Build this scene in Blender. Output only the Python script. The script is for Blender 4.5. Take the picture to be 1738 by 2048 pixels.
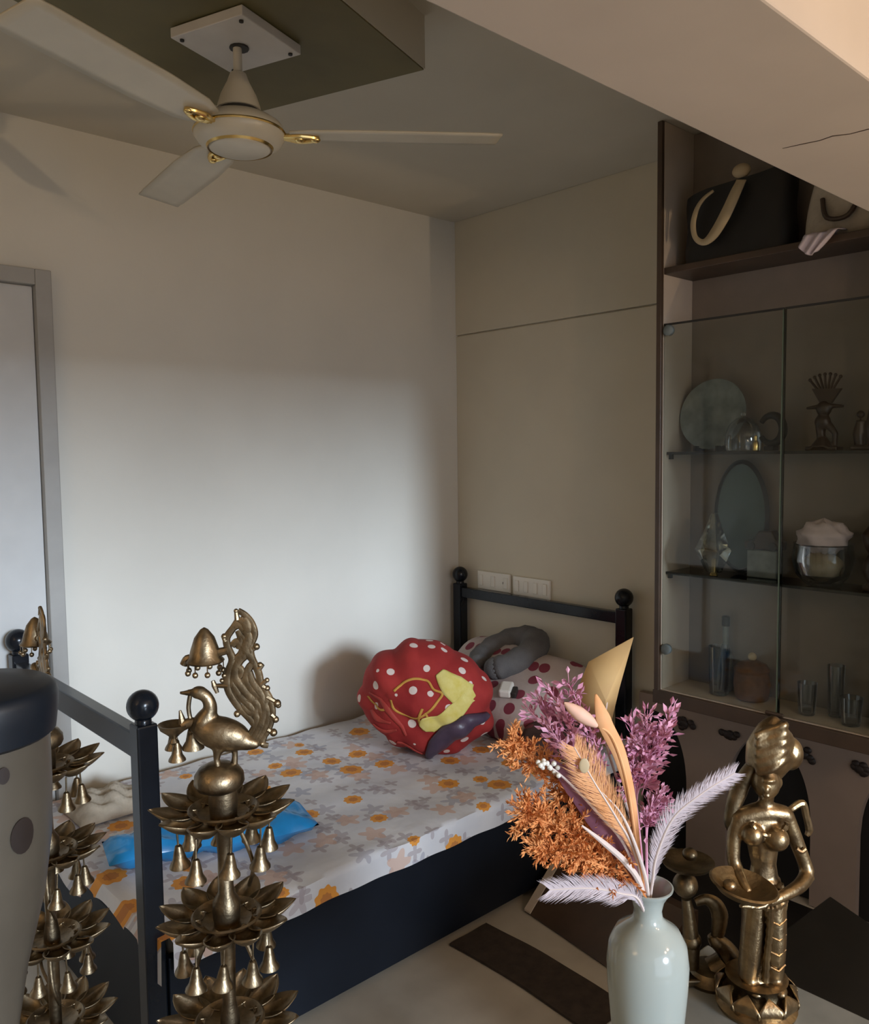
import bpy, bmesh, math, random
from mathutils import Vector, Matrix
random.seed(7)
for o in list(bpy.data.objects): bpy.data.objects.remove(o)
scene = bpy.context.scene
COL = scene.collection
R = math.radians
PI = math.pi

# ------------------------------------------------------------------ camera
yaw, pitch, roll, fpx = R(47.64), R(-4.13), R(-0.70), 1665.5
fw = Vector((math.cos(yaw)*math.cos(pitch), math.sin(yaw)*math.cos(pitch), math.sin(pitch)))
rt = Vector((math.sin(yaw), -math.cos(yaw), 0)); up = rt.cross(fw)
rt2 = math.cos(roll)*rt + math.sin(roll)*up; up2 = -math.sin(roll)*rt + math.cos(roll)*up
cd = bpy.data.cameras.new('camera'); cam = bpy.data.objects.new('camera', cd); COL.objects.link(cam)
M = Matrix((rt2, up2, -fw)).transposed().to_4x4(); M.translation = Vector((0, 0, 1.55)); cam.matrix_world = M
cd.sensor_fit = 'VERTICAL'; cd.sensor_height = 24.0; cd.lens = 24.0*fpx/2048.0
cd.clip_start = 0.05
scene.camera = cam

# ------------------------------------------------------------------ light
vs = scene.view_settings
vs.view_transform = 'Standard'; vs.look = 'None'; vs.gamma = 1.0; vs.use_curve_mapping = False
vs.exposure = 0.0
w = bpy.data.worlds.new('world'); scene.world = w; w.use_nodes = True
w.node_tree.nodes['Background'].inputs[0].default_value = (0.74, 0.82, 0.95, 1)
w.node_tree.nodes['Background'].inputs[1].default_value = 1.9
sd = bpy.data.lights.new('sun', 'SUN'); sun = bpy.data.objects.new('sun', sd); COL.objects.link(sun)
sd.energy = 3.5; sd.angle = R(13); sd.color = (0.70, 0.84, 1.0)
sun.rotation_euler = Vector((0.065, 1.0, -0.20)).to_track_quat('-Z', 'Y').to_euler()
sun.location = (0, -6, 3)

# ------------------------------------------------------------------ helpers
class NT:
    def __init__(s, name):
        s.m = bpy.data.materials.new(name); s.m.use_nodes = True
        s.n = s.m.node_tree.nodes; s.l = s.m.node_tree.links; s.b = s.n['Principled BSDF']; s.out = s.n['Material Output']
    def node(s, t, **kw):
        n = s.n.new(t)
        for k, v in kw.items(): setattr(n, k, v)
        return n
    def put(s, sock, v):
        if hasattr(v, 'is_output') or isinstance(v, bpy.types.NodeSocket): s.l.new(v, sock)
        else: sock.default_value = v
    def math(s, op, a, b=0.0, c=None):
        n = s.node('ShaderNodeMath', operation=op); s.put(n.inputs[0], a); s.put(n.inputs[1], b)
        if c is not None: s.put(n.inputs[2], c)
        return n.outputs[0]
    def mix(s, f, a, b):
        n = s.node('ShaderNodeMix', data_type='RGBA'); s.put(n.inputs[0], f); s.put(n.inputs[6], a); s.put(n.inputs[7], b)
        return n.outputs[2]
    def noise(s, vec, scale, detail=3.0, rough=0.5):
        n = s.node('ShaderNodeTexNoise'); s.put(n.inputs['Vector'], vec); n.inputs['Scale'].default_value = scale
        n.inputs['Detail'].default_value = detail; n.inputs['Roughness'].default_value = rough
        return n.outputs[0]
    def ramp(s, f, a, b):
        n = s.node('ShaderNodeMapRange'); s.put(n.inputs[0], f); n.inputs[1].default_value = a; n.inputs[2].default_value = b
        return n.outputs[0]
    def coord(s, k='Object'): return s.node('ShaderNodeTexCoord').outputs[k]
    def bump(s, h, strength=0.2, dist=0.01):
        n = s.node('ShaderNodeBump'); n.inputs['Strength'].default_value = strength; n.inputs['Distance'].default_value = dist
        s.put(n.inputs['Height'], h); s.l.new(n.outputs[0], s.b.inputs['Normal'])
    def fin(s, col=None, rough=0.5, metal=0.0, spec=None):
        if col is not None: s.put(s.b.inputs['Base Color'], col)
        s.put(s.b.inputs['Roughness'], rough); s.put(s.b.inputs['Metallic'], metal)
        if spec is not None: s.b.inputs['Specular IOR Level'].default_value = spec
        return s.m

def c4(c): return (c[0], c[1], c[2], 1)
def mk(name, col, rough=0.5, metal=0.0, var=0.12, scale=12.0, bump=0.0, bscale=40.0, spec=None, col2=None):
    t = NT(name); co = t.coord(); nz = t.noise(co, scale, 4)
    a = c4([x*(1-var) for x in col]); b = c4([min(1, x*(1+var)) for x in col])
    if col2: a, b = c4(col), c4(col2)
    f = t.ramp(nz, 0.3, 0.7)
    if bump: t.bump(t.noise(co, bscale, 3), bump, 0.01)
    return t.fin(t.mix(f, a, b), rough, metal, spec)

class MB:
    def __init__(s): s.v = []; s.f = []
    def add(s, vs, fs, mat=None):
        o = len(s.v)
        for p in vs:
            p = Vector(p); s.v.append(mat @ p if mat else p)
        for f in fs: s.f.append([i+o for i in f])
        return s
    def box(s, c, size, rz=0, mat=None):
        x, y, z = [q/2 for q in size]
        m = Matrix.Translation(Vector(c)) @ Matrix.Rotation(rz, 4, 'Z')
        if mat: m = Matrix.Translation(Vector(c)) @ mat
        vs = [(sx*x, sy*y, sz*z) for sx in (-1, 1) for sy in (-1, 1) for sz in (-1, 1)]
        fs = [(0,1,3,2), (4,6,7,5), (0,4,5,1), (2,3,7,6), (0,2,6,4), (1,5,7,3)]
        return s.add(vs, fs, m)
    def lathe(s, prof, c=(0,0,0), seg=24, mat=None, cap=True):
        vs = []; fs = []; n = len(prof)
        for (r, z) in prof:
            for k in range(seg):
                a = 2*PI*k/seg; vs.append((r*math.cos(a), r*math.sin(a), z))
        for i in range(n-1):
            for k in range(seg):
                k2 = (k+1) % seg; fs.append((i*seg+k, i*seg+k2, (i+1)*seg+k2, (i+1)*seg+k))
        if cap:
            fs.append([k for k in range(seg)][::-1]); fs.append([(n-1)*seg+k for k in range(seg)])
        m = Matrix.Translation(Vector(c))
        if mat: m = m @ mat
        return s.add(vs, fs, m)
    def tube(s, pts, rad, seg=8, cap=True, flat=1.0):
        pts = [Vector(p) for p in pts]; n = len(pts)
        if not isinstance(rad, (list, tuple)): rad = [rad]*n
        vs = []; fs = []; prev = None
        for i, p in enumerate(pts):
            d = (pts[min(i+1, n-1)]-pts[max(i-1, 0)])
            d = d.normalized() if d.length > 1e-9 else Vector((0, 0, 1))
            if prev is None:
                a = Vector((0, 1, 0)) if abs(d.y) < 0.9 else Vector((1, 0, 0))
            else: a = prev
            nx = (a - d*a.dot(d)).normalized(); ny = d.cross(nx); prev = nx
            for k in range(seg):
                t = 2*PI*k/seg; vs.append(p + nx*math.cos(t)*rad[i]*flat + ny*math.sin(t)*rad[i])
        for i in range(n-1):
            for k in range(seg):
                k2 = (k+1) % seg; fs.append((i*seg+k, i*seg+k2, (i+1)*seg+k2, (i+1)*seg+k))
        if cap: fs.append([k for k in range(seg)][::-1]); fs.append([(n-1)*seg+k for k in range(seg)])
        return s.add(vs, fs)
    def ball(s, c, r, nu=14, nv=9, mat=None):
        if not isinstance(r, (list, tuple)): r = (r, r, r)
        vs = [(0, 0, -r[2])]; fs = []
        for j in range(1, nv):
            t = -PI/2+PI*j/nv
            for k in range(nu):
                a = 2*PI*k/nu; vs.append((r[0]*math.cos(t)*math.cos(a), r[1]*math.cos(t)*math.sin(a), r[2]*math.sin(t)))
        vs.append((0, 0, r[2])); L = len(vs)-1
        for k in range(nu):
            k2 = (k+1) % nu
            fs.append((0, 1+k2, 1+k)); fs.append((L, 1+(nv-2)*nu+k, 1+(nv-2)*nu+k2))
            for j in range(nv-2): fs.append((1+j*nu+k, 1+j*nu+k2, 1+(j+1)*nu+k2, 1+(j+1)*nu+k))
        m = Matrix.Translation(Vector(c))
        if mat: m = m @ mat
        return s.add(vs, fs, m)
    def grid(s, fn, nu, nv):
        vs = [fn(i/nu, j/nv) for i in range(nu+1) for j in range(nv+1)]
        fs = [(i*(nv+1)+j, (i+1)*(nv+1)+j, (i+1)*(nv+1)+j+1, i*(nv+1)+j+1) for i in range(nu) for j in range(nv)]
        return s.add(vs, fs)
    def prism(s, poly, z0, z1, mat=None):
        n = len(poly); vs = [(p[0], p[1], z0) for p in poly]+[(p[0], p[1], z1) for p in poly]
        fs = [list(range(n))[::-1], list(range(n, 2*n))]+[(i, (i+1) % n, n+(i+1) % n, n+i) for i in range(n)]
        return s.add(vs, fs, mat)
    def mesh(s, name, mat, smooth=True, angle=40):
        me = bpy.data.meshes.new(name); me.from_pydata([tuple(p) for p in s.v], [], s.f)
        bm = bmesh.new(); bm.from_mesh(me); bmesh.ops.recalc_face_normals(bm, faces=bm.faces); bm.to_mesh(me); bm.free()
        if smooth:
            me.shade_smooth(); me.set_sharp_from_angle(angle=R(angle))
        me.materials.append(mat); return me
    def build(s, name, mat, parent=None, smooth=True, bevel=0, solid=0, remesh=0, angle=40, loc=None, rz=None):
        o = bpy.data.objects.new(name, s.mesh(name, mat, smooth, angle)); COL.objects.link(o)
        if parent: o.parent = parent
        if loc: o.location = loc
        if rz is not None: o.rotation_euler = (0, 0, rz)
        if solid:
            m = o.modifiers.new('s', 'SOLIDIFY'); m.thickness = solid; m.offset = 0
        if remesh:
            m = o.modifiers.new('r', 'REMESH'); m.mode = 'VOXEL'; m.voxel_size = remesh; m.use_smooth_shade = True
            m = o.modifiers.new('sm', 'SMOOTH'); m.iterations = 2; m.factor = 0.5
        if bevel:
            m = o.modifiers.new('b', 'BEVEL'); m.width = bevel; m.segments = 2; m.limit_method = 'ANGLE'
        return o

def tag(o, label, cat, group=None):
    o['label'] = label; o['category'] = cat
    if group: o['group'] = group
    return o
def thing(name, loc, rz, label, cat, group=None):
    o = bpy.data.objects.new(name, None); COL.objects.link(o); o.location = loc; o.rotation_euler = (0, 0, rz)
    o.empty_display_size = 0.05
    return tag(o, label, cat, group)
def struct(o): o['kind'] = 'structure'; return o
def link_copy(src, parent, loc=None, rot=None):
    c = src.copy(); COL.objects.link(c); c.parent = parent
    if loc is not None: c.location = loc
    if rot is not None: c.rotation_euler = rot
    return c
def copy_tree(o, parent=None):
    c = o.copy(); COL.objects.link(c); c.parent = parent
    for ch in list(o.children): copy_tree(ch, c)
    return c
def catmull(pts, n=6):
    P = [Vector(p) for p in pts]; P = [P[0]]+P+[P[-1]]; out = []
    for i in range(1, len(P)-2):
        for k in range(n):
            t = k/n; a, b, c, d = P[i-1], P[i], P[i+1], P[i+2]
            out.append(0.5*((2*b)+(c-a)*t+(2*a-5*b+4*c-d)*t*t+(3*b-a-3*c+d)*t**3))
    out.append(P[-2]); return out
def lerp_list(vals, n):
    out = []
    for i in range(n):
        t = i/(n-1)*(len(vals)-1); k = min(int(t), len(vals)-2); out.append(vals[k]+(vals[k+1]-vals[k])*(t-k))
    return out
FACE = R(-42.36)          # local x = picture right, local y = away from the camera
def px_ray(px, py): return fw + rt2*((px-869)/fpx) - up2*((py-1024)/fpx)
def at_depth(px, py, d): return Vector((0, 0, 1.55)) + px_ray(px, py)*d
def at_x(px, py, x): d = px_ray(px, py); return Vector((0, 0, 1.55)) + d*(x/d.x)
def at_z(px, py, z): d = px_ray(px, py); return Vector((0, 0, 1.55)) + d*((z-1.55)/d.z)

# ------------------------------------------------------------------ materials
m_wall = mk('wall_paint', (0.58, 0.53, 0.42), 0.75, var=0.04, scale=3, bump=0.05, bscale=60)
m_wallA = mk('wall_paint_white', (0.67, 0.64, 0.57), 0.7, var=0.04, scale=2, bump=0.05, bscale=60)
m_ceil = mk('ceiling_paint', (0.56, 0.52, 0.43), 0.8, var=0.04, scale=3)
m_beam = mk('beam_paint', (0.62, 0.53, 0.45), 0.75, var=0.05, scale=4)
m_olive = mk('olive_panel', (0.135, 0.112, 0.045), 0.6, var=0.15, scale=5)
m_floor = mk('marble_floor', (0.40, 0.355, 0.29), 0.35, col2=(0.54, 0.49, 0.41), scale=5, bump=0.02)
m_door = mk('door_white', (0.55, 0.55, 0.54), 0.5, var=0.03)
m_jamb = mk('door_jamb', (0.36, 0.35, 0.33), 0.5, var=0.05)
m_navy = mk('black_steel', (0.008, 0.010, 0.014), 0.2, var=0.2, spec=0.3)
m_navyp = mk('navy_board', (0.007, 0.0095, 0.015), 0.5, var=0.25, scale=4, spec=0.2)
m_ivory = mk('fan_ivory', (0.55, 0.50, 0.40), 0.35, var=0.05)
m_plate = mk('plate_white', (0.62, 0.58, 0.53), 0.5, var=0.06)
m_gold = mk('polished_gold', (0.75, 0.55, 0.22), 0.25, 1.0, var=0.1)
m_dark = mk('dark_gap', (0.02, 0.018, 0.015), 0.6)
m_brown = mk('dark_brown_wood', (0.045, 0.028, 0.018), 0.4, col2=(0.075, 0.045, 0.028), scale=8)
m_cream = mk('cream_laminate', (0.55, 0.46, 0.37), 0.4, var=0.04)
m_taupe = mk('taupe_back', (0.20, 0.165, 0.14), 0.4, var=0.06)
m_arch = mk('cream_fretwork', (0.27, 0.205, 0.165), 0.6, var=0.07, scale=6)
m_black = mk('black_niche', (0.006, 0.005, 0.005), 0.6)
m_marble = mk('grey_marble', (0.15, 0.155, 0.14), 0.22, col2=(0.28, 0.28, 0.255), scale=7)
def brass(name, a, b, rough=0.33):
    t = NT(name); co = t.coord(); n1 = t.noise(co, 35, 4); n2 = t.noise(co, 9, 3)
    f = t.ramp(n1, 0.35, 0.65); t.bump(t.noise(co, 160, 2), 0.15, 0.004)
    rr = t.math('ADD', t.math('MULTIPLY', n2, 0.25), rough-0.1)
    return t.fin(t.mix(f, c4(a), c4(b)), rr, 1.0)
m_brass = brass('aged_brass', (0.14, 0.105, 0.065), (0.33, 0.25, 0.155), 0.38)
m_brass2 = brass('antique_brass', (0.20, 0.14, 0.08), (0.40, 0.29, 0.16), 0.32)
m_brass3 = brass('dark_brass', (0.10, 0.075, 0.045), (0.24, 0.175, 0.10), 0.38)
m_vase = mk('celadon_glaze', (0.36, 0.395, 0.365), 0.12, var=0.05, scale=4, spec=0.6)
m_white = mk('white_plastic', (0.72, 0.68, 0.60), 0.45, var=0.03)
m_grey = mk('grey_fleece', (0.115, 0.108, 0.105), 0.9, var=0.15, scale=20, bump=0.3, bscale=200)
m_blue = mk('blue_plastic', (0.02, 0.24, 0.56), 0.2, var=0.2, scale=10)
m_beige = mk('beige_cloth', (0.42, 0.36, 0.28), 0.8, var=0.2, scale=14, bump=0.3)
m_tan = mk('tan_leaf', (0.42, 0.25, 0.10), 0.7, col2=(0.55, 0.38, 0.17), scale=9)
m_orange = mk('orange_foliage', (0.62, 0.20, 0.05), 0.8, col2=(0.75, 0.34, 0.12), scale=30)
m_orange2 = mk('orange_stem', (0.70, 0.30, 0.10), 0.7, col2=(0.80, 0.42, 0.20), scale=20)
m_peach = mk('peach_bud', (0.75, 0.45, 0.33), 0.7, var=0.08)
m_pink = mk('pink_sprig', (0.44, 0.14, 0.24), 0.7, col2=(0.74, 0.40, 0.50), scale=40)
m_purple = mk('mauve_leaf', (0.17, 0.055, 0.085), 0.7, col2=(0.28, 0.11, 0.15), scale=20)
m_feather = mk('white_feather', (0.58, 0.49, 0.51), 0.8, var=0.08, scale=30)
m_stem = mk('pale_stem', (0.66, 0.55, 0.50), 0.7, var=0.1)
m_purplecloth = mk('purple_cloth', (0.07, 0.045, 0.075), 0.35, var=0.2, scale=15, bump=0.2)
m_yellow = mk('yellow_print', (0.62, 0.50, 0.10), 0.8, col2=(0.72, 0.62, 0.22), scale=30)
m_cord = mk('orange_print', (0.60, 0.20, 0.06), 0.8, var=0.15)
m_cord2 = mk('ochre_outline', (0.55, 0.28, 0.05), 0.8, var=0.15)
m_redcord = mk('red_piping', (0.36, 0.035, 0.025), 0.7, var=0.15)
m_bag = mk('black_leather', (0.010, 0.009, 0.008), 0.5, var=0.3)
m_strap = mk('cream_strap', (0.48, 0.37, 0.22), 0.6, var=0.08)
m_darkfig = mk('dark_bronze', (0.035, 0.018, 0.012), 0.4, var=0.3)
m_slate = mk('slate_ceramic', (0.10, 0.12, 0.12), 0.4, col2=(0.22, 0.25, 0.25), scale=18)
m_teal = mk('teal_dish', (0.035, 0.065, 0.06), 0.3, var=0.15)
m_wicker = mk('brown_basket', (0.12, 0.055, 0.025), 0.6, var=0.3, scale=40)
m_rope = mk('beige_lacquer', (0.085, 0.070, 0.052), 0.35, var=0.15, scale=6)
m_spot = mk('brown_blotch', (0.018, 0.010, 0.007), 0.6)
m_navyglaze = mk('navy_glaze', (0.004, 0.007, 0.012), 0.45, var=0.2)

def glassy(name, tint=(0.93, 0.97, 0.95), refl=1.0, base=0.02):
    t = NT(name); t.n.remove(t.b)
    tr = t.node('ShaderNodeBsdfTransparent'); tr.inputs[0].default_value = c4(tint)
    gl = t.node('ShaderNodeBsdfGlossy'); gl.inputs['Roughness'].default_value = 0.03; gl.inputs[0].default_value = (1, 1, 1, 1)
    fr = t.node('ShaderNodeFresnel'); fr.inputs[0].default_value = 1.5
    f = t.math('ADD', t.math('MULTIPLY', fr.outputs[0], refl), base)
    mx = t.node('ShaderNodeMixShader'); t.l.new(f, mx.inputs[0]); t.l.new(tr.outputs[0], mx.inputs[1]); t.l.new(gl.outputs[0], mx.inputs[2])
    t.l.new(mx.outputs[0], t.out.inputs[0]); return t.m
m_glass = glassy('door_glass', (0.94, 0.96, 0.94), 0.42, 0.0)
m_glass2 = glassy('clear_glass', (0.84, 0.86, 0.88), 0.8, 0.02)
m_gshelf = glassy('shelf_glass', (0.25, 0.29, 0.27), 1.0, 0.02)
m_crystal = glassy('crystal', (0.75, 0.78, 0.76), 2.0, 0.12)

def floral():
    t = NT('floral_sheet'); co = t.coord()
    sx = t.node('ShaderNodeSeparateXYZ'); t.l.new(co, sx.inputs[0])
    y2 = t.math('ADD', sx.outputs[1], sx.outputs[2])
    cb = t.node('ShaderNodeCombineXYZ'); t.l.new(sx.outputs[0], cb.inputs[0]); t.l.new(y2, cb.inputs[1])
    def flowers(scale, petals, amp, off):
        mp = t.node('ShaderNodeVectorMath', operation='ADD'); t.l.new(cb.outputs[0], mp.inputs[0]); mp.inputs[1].default_value = (off, off*0.7, 0)
        v = t.node('ShaderNodeTexVoronoi', voronoi_dimensions='2D'); v.inputs['Scale'].default_value = scale; v.inputs['Randomness'].default_value = 0.75
        t.l.new(mp.outputs[0], v.inputs['Vector'])
        sc = t.node('ShaderNodeVectorMath', operation='SCALE'); t.l.new(mp.outputs[0], sc.inputs[0]); sc.inputs['Scale'].default_value = 1.0
        d = t.node('ShaderNodeVectorMath', operation='SUBTRACT'); t.l.new(sc.outputs[0], d.inputs[0]); t.l.new(v.outputs['Position'], d.inputs[1])
        s2 = t.node('ShaderNodeSeparateXYZ'); t.l.new(d.outputs[0], s2.inputs[0])
        ang = t.math('ARCTAN2', s2.outputs[1], s2.outputs[0])
        ln = t.node('ShaderNodeVectorMath', operation='LENGTH'); t.l.new(d.outputs[0], ln.inputs[0])
        pet = t.math('ADD', 1.0, t.math('MULTIPLY', t.math('COSINE', t.math('MULTIPLY', ang, petals)), amp))
        rr = t.math('DIVIDE', ln.outputs['Value'], pet)
        cs = t.node('ShaderNodeSeparateColor'); t.l.new(v.outputs['Color'], cs.inputs[0])
        return rr, cs.outputs[0], cs.outputs[1]
    base = t.mix(t.ramp(t.noise(co, 6, 3), 0.35, 0.65), (0.60, 0.60, 0.63, 1), (0.70, 0.69, 0.70, 1))
    # pale scattered leaves and blossoms
    r2, c2, d2 = flowers(9.5, 5.0, 0.42, 3.3)
    blue = t.mix(d2, (0.22, 0.25, 0.36, 1), (0.38, 0.30, 0.32, 1))
    m2 = t.math('MULTIPLY', t.math('LESS_THAN', r2, 0.030), t.math('MULTIPLY', t.math('GREATER_THAN', c2, 0.5), 0.5))
    col = t.mix(m2, base, blue)
    r3, c3, d3 = flowers(13.0, 4.0, 0.5, 8.1)
    m3 = t.math('MULTIPLY', t.math('LESS_THAN', r3, 0.020), t.math('MULTIPLY', t.math('GREATER_THAN', c3, 0.45), 0.6))
    col = t.mix(m3, col, (0.34, 0.28, 0.30, 1))
    r4, c4_, d4 = flowers(8.0, 5.0, 0.30, 5.7)
    m4 = t.math('MULTIPLY', t.math('LESS_THAN', r4, 0.036), t.math('MULTIPLY', t.math('GREATER_THAN', c4_, 0.62), 0.7))
    col = t.mix(m4, col, (0.62, 0.40, 0.30, 1))
    r1, c1, d1 = flowers(6.5, 9.0, 0.08, 0.35)
    keep = t.math('GREATER_THAN', c1, 0.5)
    size = t.math('ADD', 0.020, t.math('MULTIPLY', d1, 0.024))
    m1 = t.math('MULTIPLY', t.math('LESS_THAN', r1, size), keep)
    col = t.mix(m1, col, (0.74, 0.31, 0.05, 1))
    mc = t.math('MULTIPLY', t.math('LESS_THAN', r1, t.math('MULTIPLY', size, 0.5)), keep)
    col = t.mix(mc, col, (0.52, 0.20, 0.05, 1))
    t.bump(t.noise(co, 14, 3), 0.25, 0.02)
    return t.fin(col, 0.85)
m_sheet = floral()

def dotted(name, base_a, base_b, dot, scale, rad, rnd=0.3, dim='3D', thresh=0.0):
    t = NT(name); co = t.coord()
    v = t.node('ShaderNodeTexVoronoi', voronoi_dimensions=dim); v.inputs['Scale'].default_value = scale; v.inputs['Randomness'].default_value = rnd
    t.l.new(co, v.inputs['Vector'])
    cs = t.node('ShaderNodeSeparateColor'); t.l.new(v.outputs['Color'], cs.inputs[0])
    f = t.math('MULTIPLY', t.math('LESS_THAN', v.outputs['Distance'], rad), t.math('GREATER_THAN', cs.outputs[0], thresh))
    b = t.mix(t.ramp(t.noise(co, 10, 3), 0.3, 0.7), c4(base_a), c4(base_b))
    t.bump(t.noise(co, 25, 3), 0.3, 0.01)
    return t.fin(t.mix(f, b, c4(dot)), 0.85)
m_reddot = dotted('red_polka', (0.27, 0.012, 0.012), (0.36, 0.025, 0.02), (0.70, 0.58, 0.52), 15.0, 0.24, 0.35, '3D', 0.1)
m_pillow = dotted('pillow_print', (0.42, 0.34, 0.31), (0.50, 0.42, 0.38), (0.20, 0.03, 0.05), 12.5, 0.30, 0.6, '2D', 0.2)
m_maroon = dotted('maroon_print', (0.035, 0.018, 0.014), (0.07, 0.03, 0.022), (0.16, 0.03, 0.035), 13, 0.3, 0.6)

# ------------------------------------------------------------------ the room shell
XW, YW, H = 2.80, 2.90, 2.63
X0, Y0 = -1.6, -2.2
struct(MB().box(((X0+XW)/2, (Y0+YW)/2, -0.05), (XW-X0+0.4, YW-Y0+0.4, 0.1)).build('floor', m_floor, smooth=False))
struct(MB().box(((X0+XW)/2, (Y0+YW)/2, H+0.05), (XW-X0+0.4, YW-Y0+0.4, 0.1)).build('ceiling', m_ceil, smooth=False))
struct(MB().box(((X0+XW)/2, YW+0.05, H/2), (XW-X0+0.2, 0.1, H)).build('wall_left', m_wallA, smooth=False))
wr = struct(MB().box((XW+0.06, (Y0+YW)/2, H/2), (0.1, YW-Y0+0.2, H)).build('wall_right', m_wall, smooth=False))
MB().box((XW+0.0045, 2.20, 1.0485), (0.013, 1.40, 2.097)).build('panel', m_wall, wr, smooth=False, bevel=0.002)
MB().box((XW+0.003, 2.20, 2.3665), (0.016, 1.40, 0.527)).build('panel', m_wall, wr, smooth=False, bevel=0.002)
struct(MB().box((X0-0.05, (Y0+YW)/2, H/2), (0.1, YW-Y0+0.2, H)).build('wall_back', m_wall, smooth=False))
wx0, wxm, wx1, wz0, wzs, wz1 = -1.35, 1.36, 2.55, 0.12, 1.40, 2.45
b = MB(); b.box(((X0+wx0)/2, Y0-0.05, H/2), (wx0-X0, 0.1, H)); b.box(((wx1+XW)/2, Y0-0.05, H/2), (XW-wx1, 0.1, H))
b.box(((wx0+wx1)/2, Y0-0.05, (wz1+H)/2), (wx1-wx0, 0.1, H-wz1)); b.box(((wx0+wxm)/2, Y0-0.05, wz0/2), (wxm-wx0, 0.1, wz0)); b.box(((wxm+wx1)/2, Y0-0.05, wzs/2), (wx1-wxm, 0.1, wzs))  # unseen wall under the right window is built high to block low daylight
struct(b.build('wall_window', m_wall, smooth=False))
for nm, (xa, xb, za) in (('window_1', (wx0, wxm, wz0)), ('window_2', (wxm, wx1, wzs))):
    wn = MB(); fwid = 0.05
    for xx in (xa+0.025, xb-0.025): wn.box((xx, Y0-0.05, (za+wz1)/2), (fwid, 0.06, wz1-za))
    for zz in (za+0.025, wz1-0.025): wn.box(((xa+xb)/2, Y0-0.05, zz), (xb-xa-0.002, 0.055, fwid))
    struct(wn.build(nm, m_jamb, smooth=False))
# beam
bm_ = struct(MB().box(((X0+XW)/2, 0.6485, (2.10+H)/2), (XW-X0, 0.277, H-2.10)).build('trim_1', m_beam, smooth=False, bevel=0.004))
crk = MB().tube([at_z(px_, py_, 2.0995) for px_, py_ in ((1565, 297), (1610, 287), (1640, 281), (1665, 272), (1700, 268), (1738, 258))], [0.0004, 0.0009, 0.0007, 0.001, 0.0007, 0.001], 6).build('crack', m_brown, bm_)
crk['label'] = 'hairline crack'
# dropped ceiling box with olive face (turned about 20 degrees to the walls)
pr = R(19.9)
P0 = Vector((1.442, 1.596, 0)); e1 = Vector((-math.cos(pr), -math.sin(pr), 0)); e2 = Vector((-math.sin(pr), math.cos(pr), 0))
pc = P0+e1*0.36+e2*0.30
t2 = struct(MB().box((pc.x, pc.y, (2.503+H)/2), (0.72, 0.60, H-2.503), rz=pr).build('trim_2', m_ceil, smooth=False))
MB().box((pc.x, pc.y, 2.5015), (0.714, 0.594, 0.004), rz=pr).build('panel', m_olive, t2, smooth=False)['label'] = 'olive face of the dropped ceiling box'
# door frame and leaf on the left wall
d1 = struct(MB().box((0.915, YW-0.02, 1.075), (0.050, 0.045, 2.15)).box((0.40, YW-0.02, 2.125), (0.98, 0.045, 0.05)).box((-0.115, YW-0.02, 1.075), (0.05, 0.045, 2.15)).build('door_1', m_jamb, smooth=False, bevel=0.003))
MB().box((0.40, YW-0.006, 1.05), (0.975, 0.012, 2.09)).build('door_leaf', m_door, d1, smooth=False)

# ------------------------------------------------------------------ warm bulbs hanging behind the photographer
def bulb(loc, e, label):
    t = thing('pendant_bulb', loc, 0, label, 'bulb', 'bare bulbs hanging behind the photographer')
    MB().tube([(0, 0, 0.05), (0, 0, H-loc[2])], 0.004).build('cord', m_dark, t)
    MB().lathe([(0.012, 0.085), (0.018, 0.08), (0.018, 0.045), (0.012, 0.04)]).build('holder', m_dark, t)
    n = NT('bulb_glow'); n.b.inputs['Emission Color'].default_value = (1, 0.72, 0.45, 1); n.b.inputs['Emission Strength'].default_value = 25; n.fin((0.9, 0.8, 0.6, 1), 0.3)
    MB().ball((0, 0, 0), 0.032).build('bulb_glass', n.m, t)
    l = bpy.data.lights.new('bulb_light', 'POINT'); l.energy = e; l.color = (1.0, 0.66, 0.40); l.shadow_soft_size = 0.05
    lo = bpy.data.objects.new('bulb_light', l); COL.objects.link(lo); lo.parent = t; lo.location = (0, 0, -0.09)
bulb((0.95, -1.05, 1.98), 10, 'bare warm bulb on a cord, hanging nearer the window')
bulb((1.20, -0.75, 1.90), 10, 'bare warm bulb on a cord, hanging nearer the cabinet')

def add_fill_lamp(loc, rz, aim, e, size, label):  # unseen fill lamp, added to warm the ceiling, upper walls and beam
    sc0 = thing('fill_lamp', loc, rz, label, 'lamp', 'fill lamps added behind the photographer')
    MB().box((0.008, 0, 0), (0.016, 0.08, 0.14)).build('fill_lamp_plate', m_brown, sc0, smooth=False, bevel=0.003)
    MB().lathe([(0.02, -0.06), (0.05, -0.04), (0.09, 0.02), (0.105, 0.07), (0.100, 0.07), (0.085, 0.022), (0.046, -0.034), (0.01, -0.05)], (0.135, 0, 0), 28).build('fill_lamp_bowl', m_brown, sc0)
    MB().tube([(0.01, 0, -0.02), (0.06, 0, -0.05), (0.135, 0, -0.055)], 0.009).build('arm', m_brown, sc0)
    ul = bpy.data.lights.new('fill_light', 'SPOT'); ul.energy = e; ul.color = (1.0, 0.74, 0.46); ul.spot_size = R(size); ul.spot_blend = 0.6; ul.shadow_soft_size = 0.04
    ulo = bpy.data.objects.new('fill_light', ul); COL.objects.link(ulo); ulo.parent = sc0; ulo.location = (0.135, 0, 0.06); ulo.rotation_euler = Vector(aim).to_track_quat('-Z', 'Y').to_euler()
add_fill_lamp((X0+0.005, 0.9, 1.75), 0, (0.15, 0, 1.0), 52, 150, 'added fill lamp on the wall facing the headboard')
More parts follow.
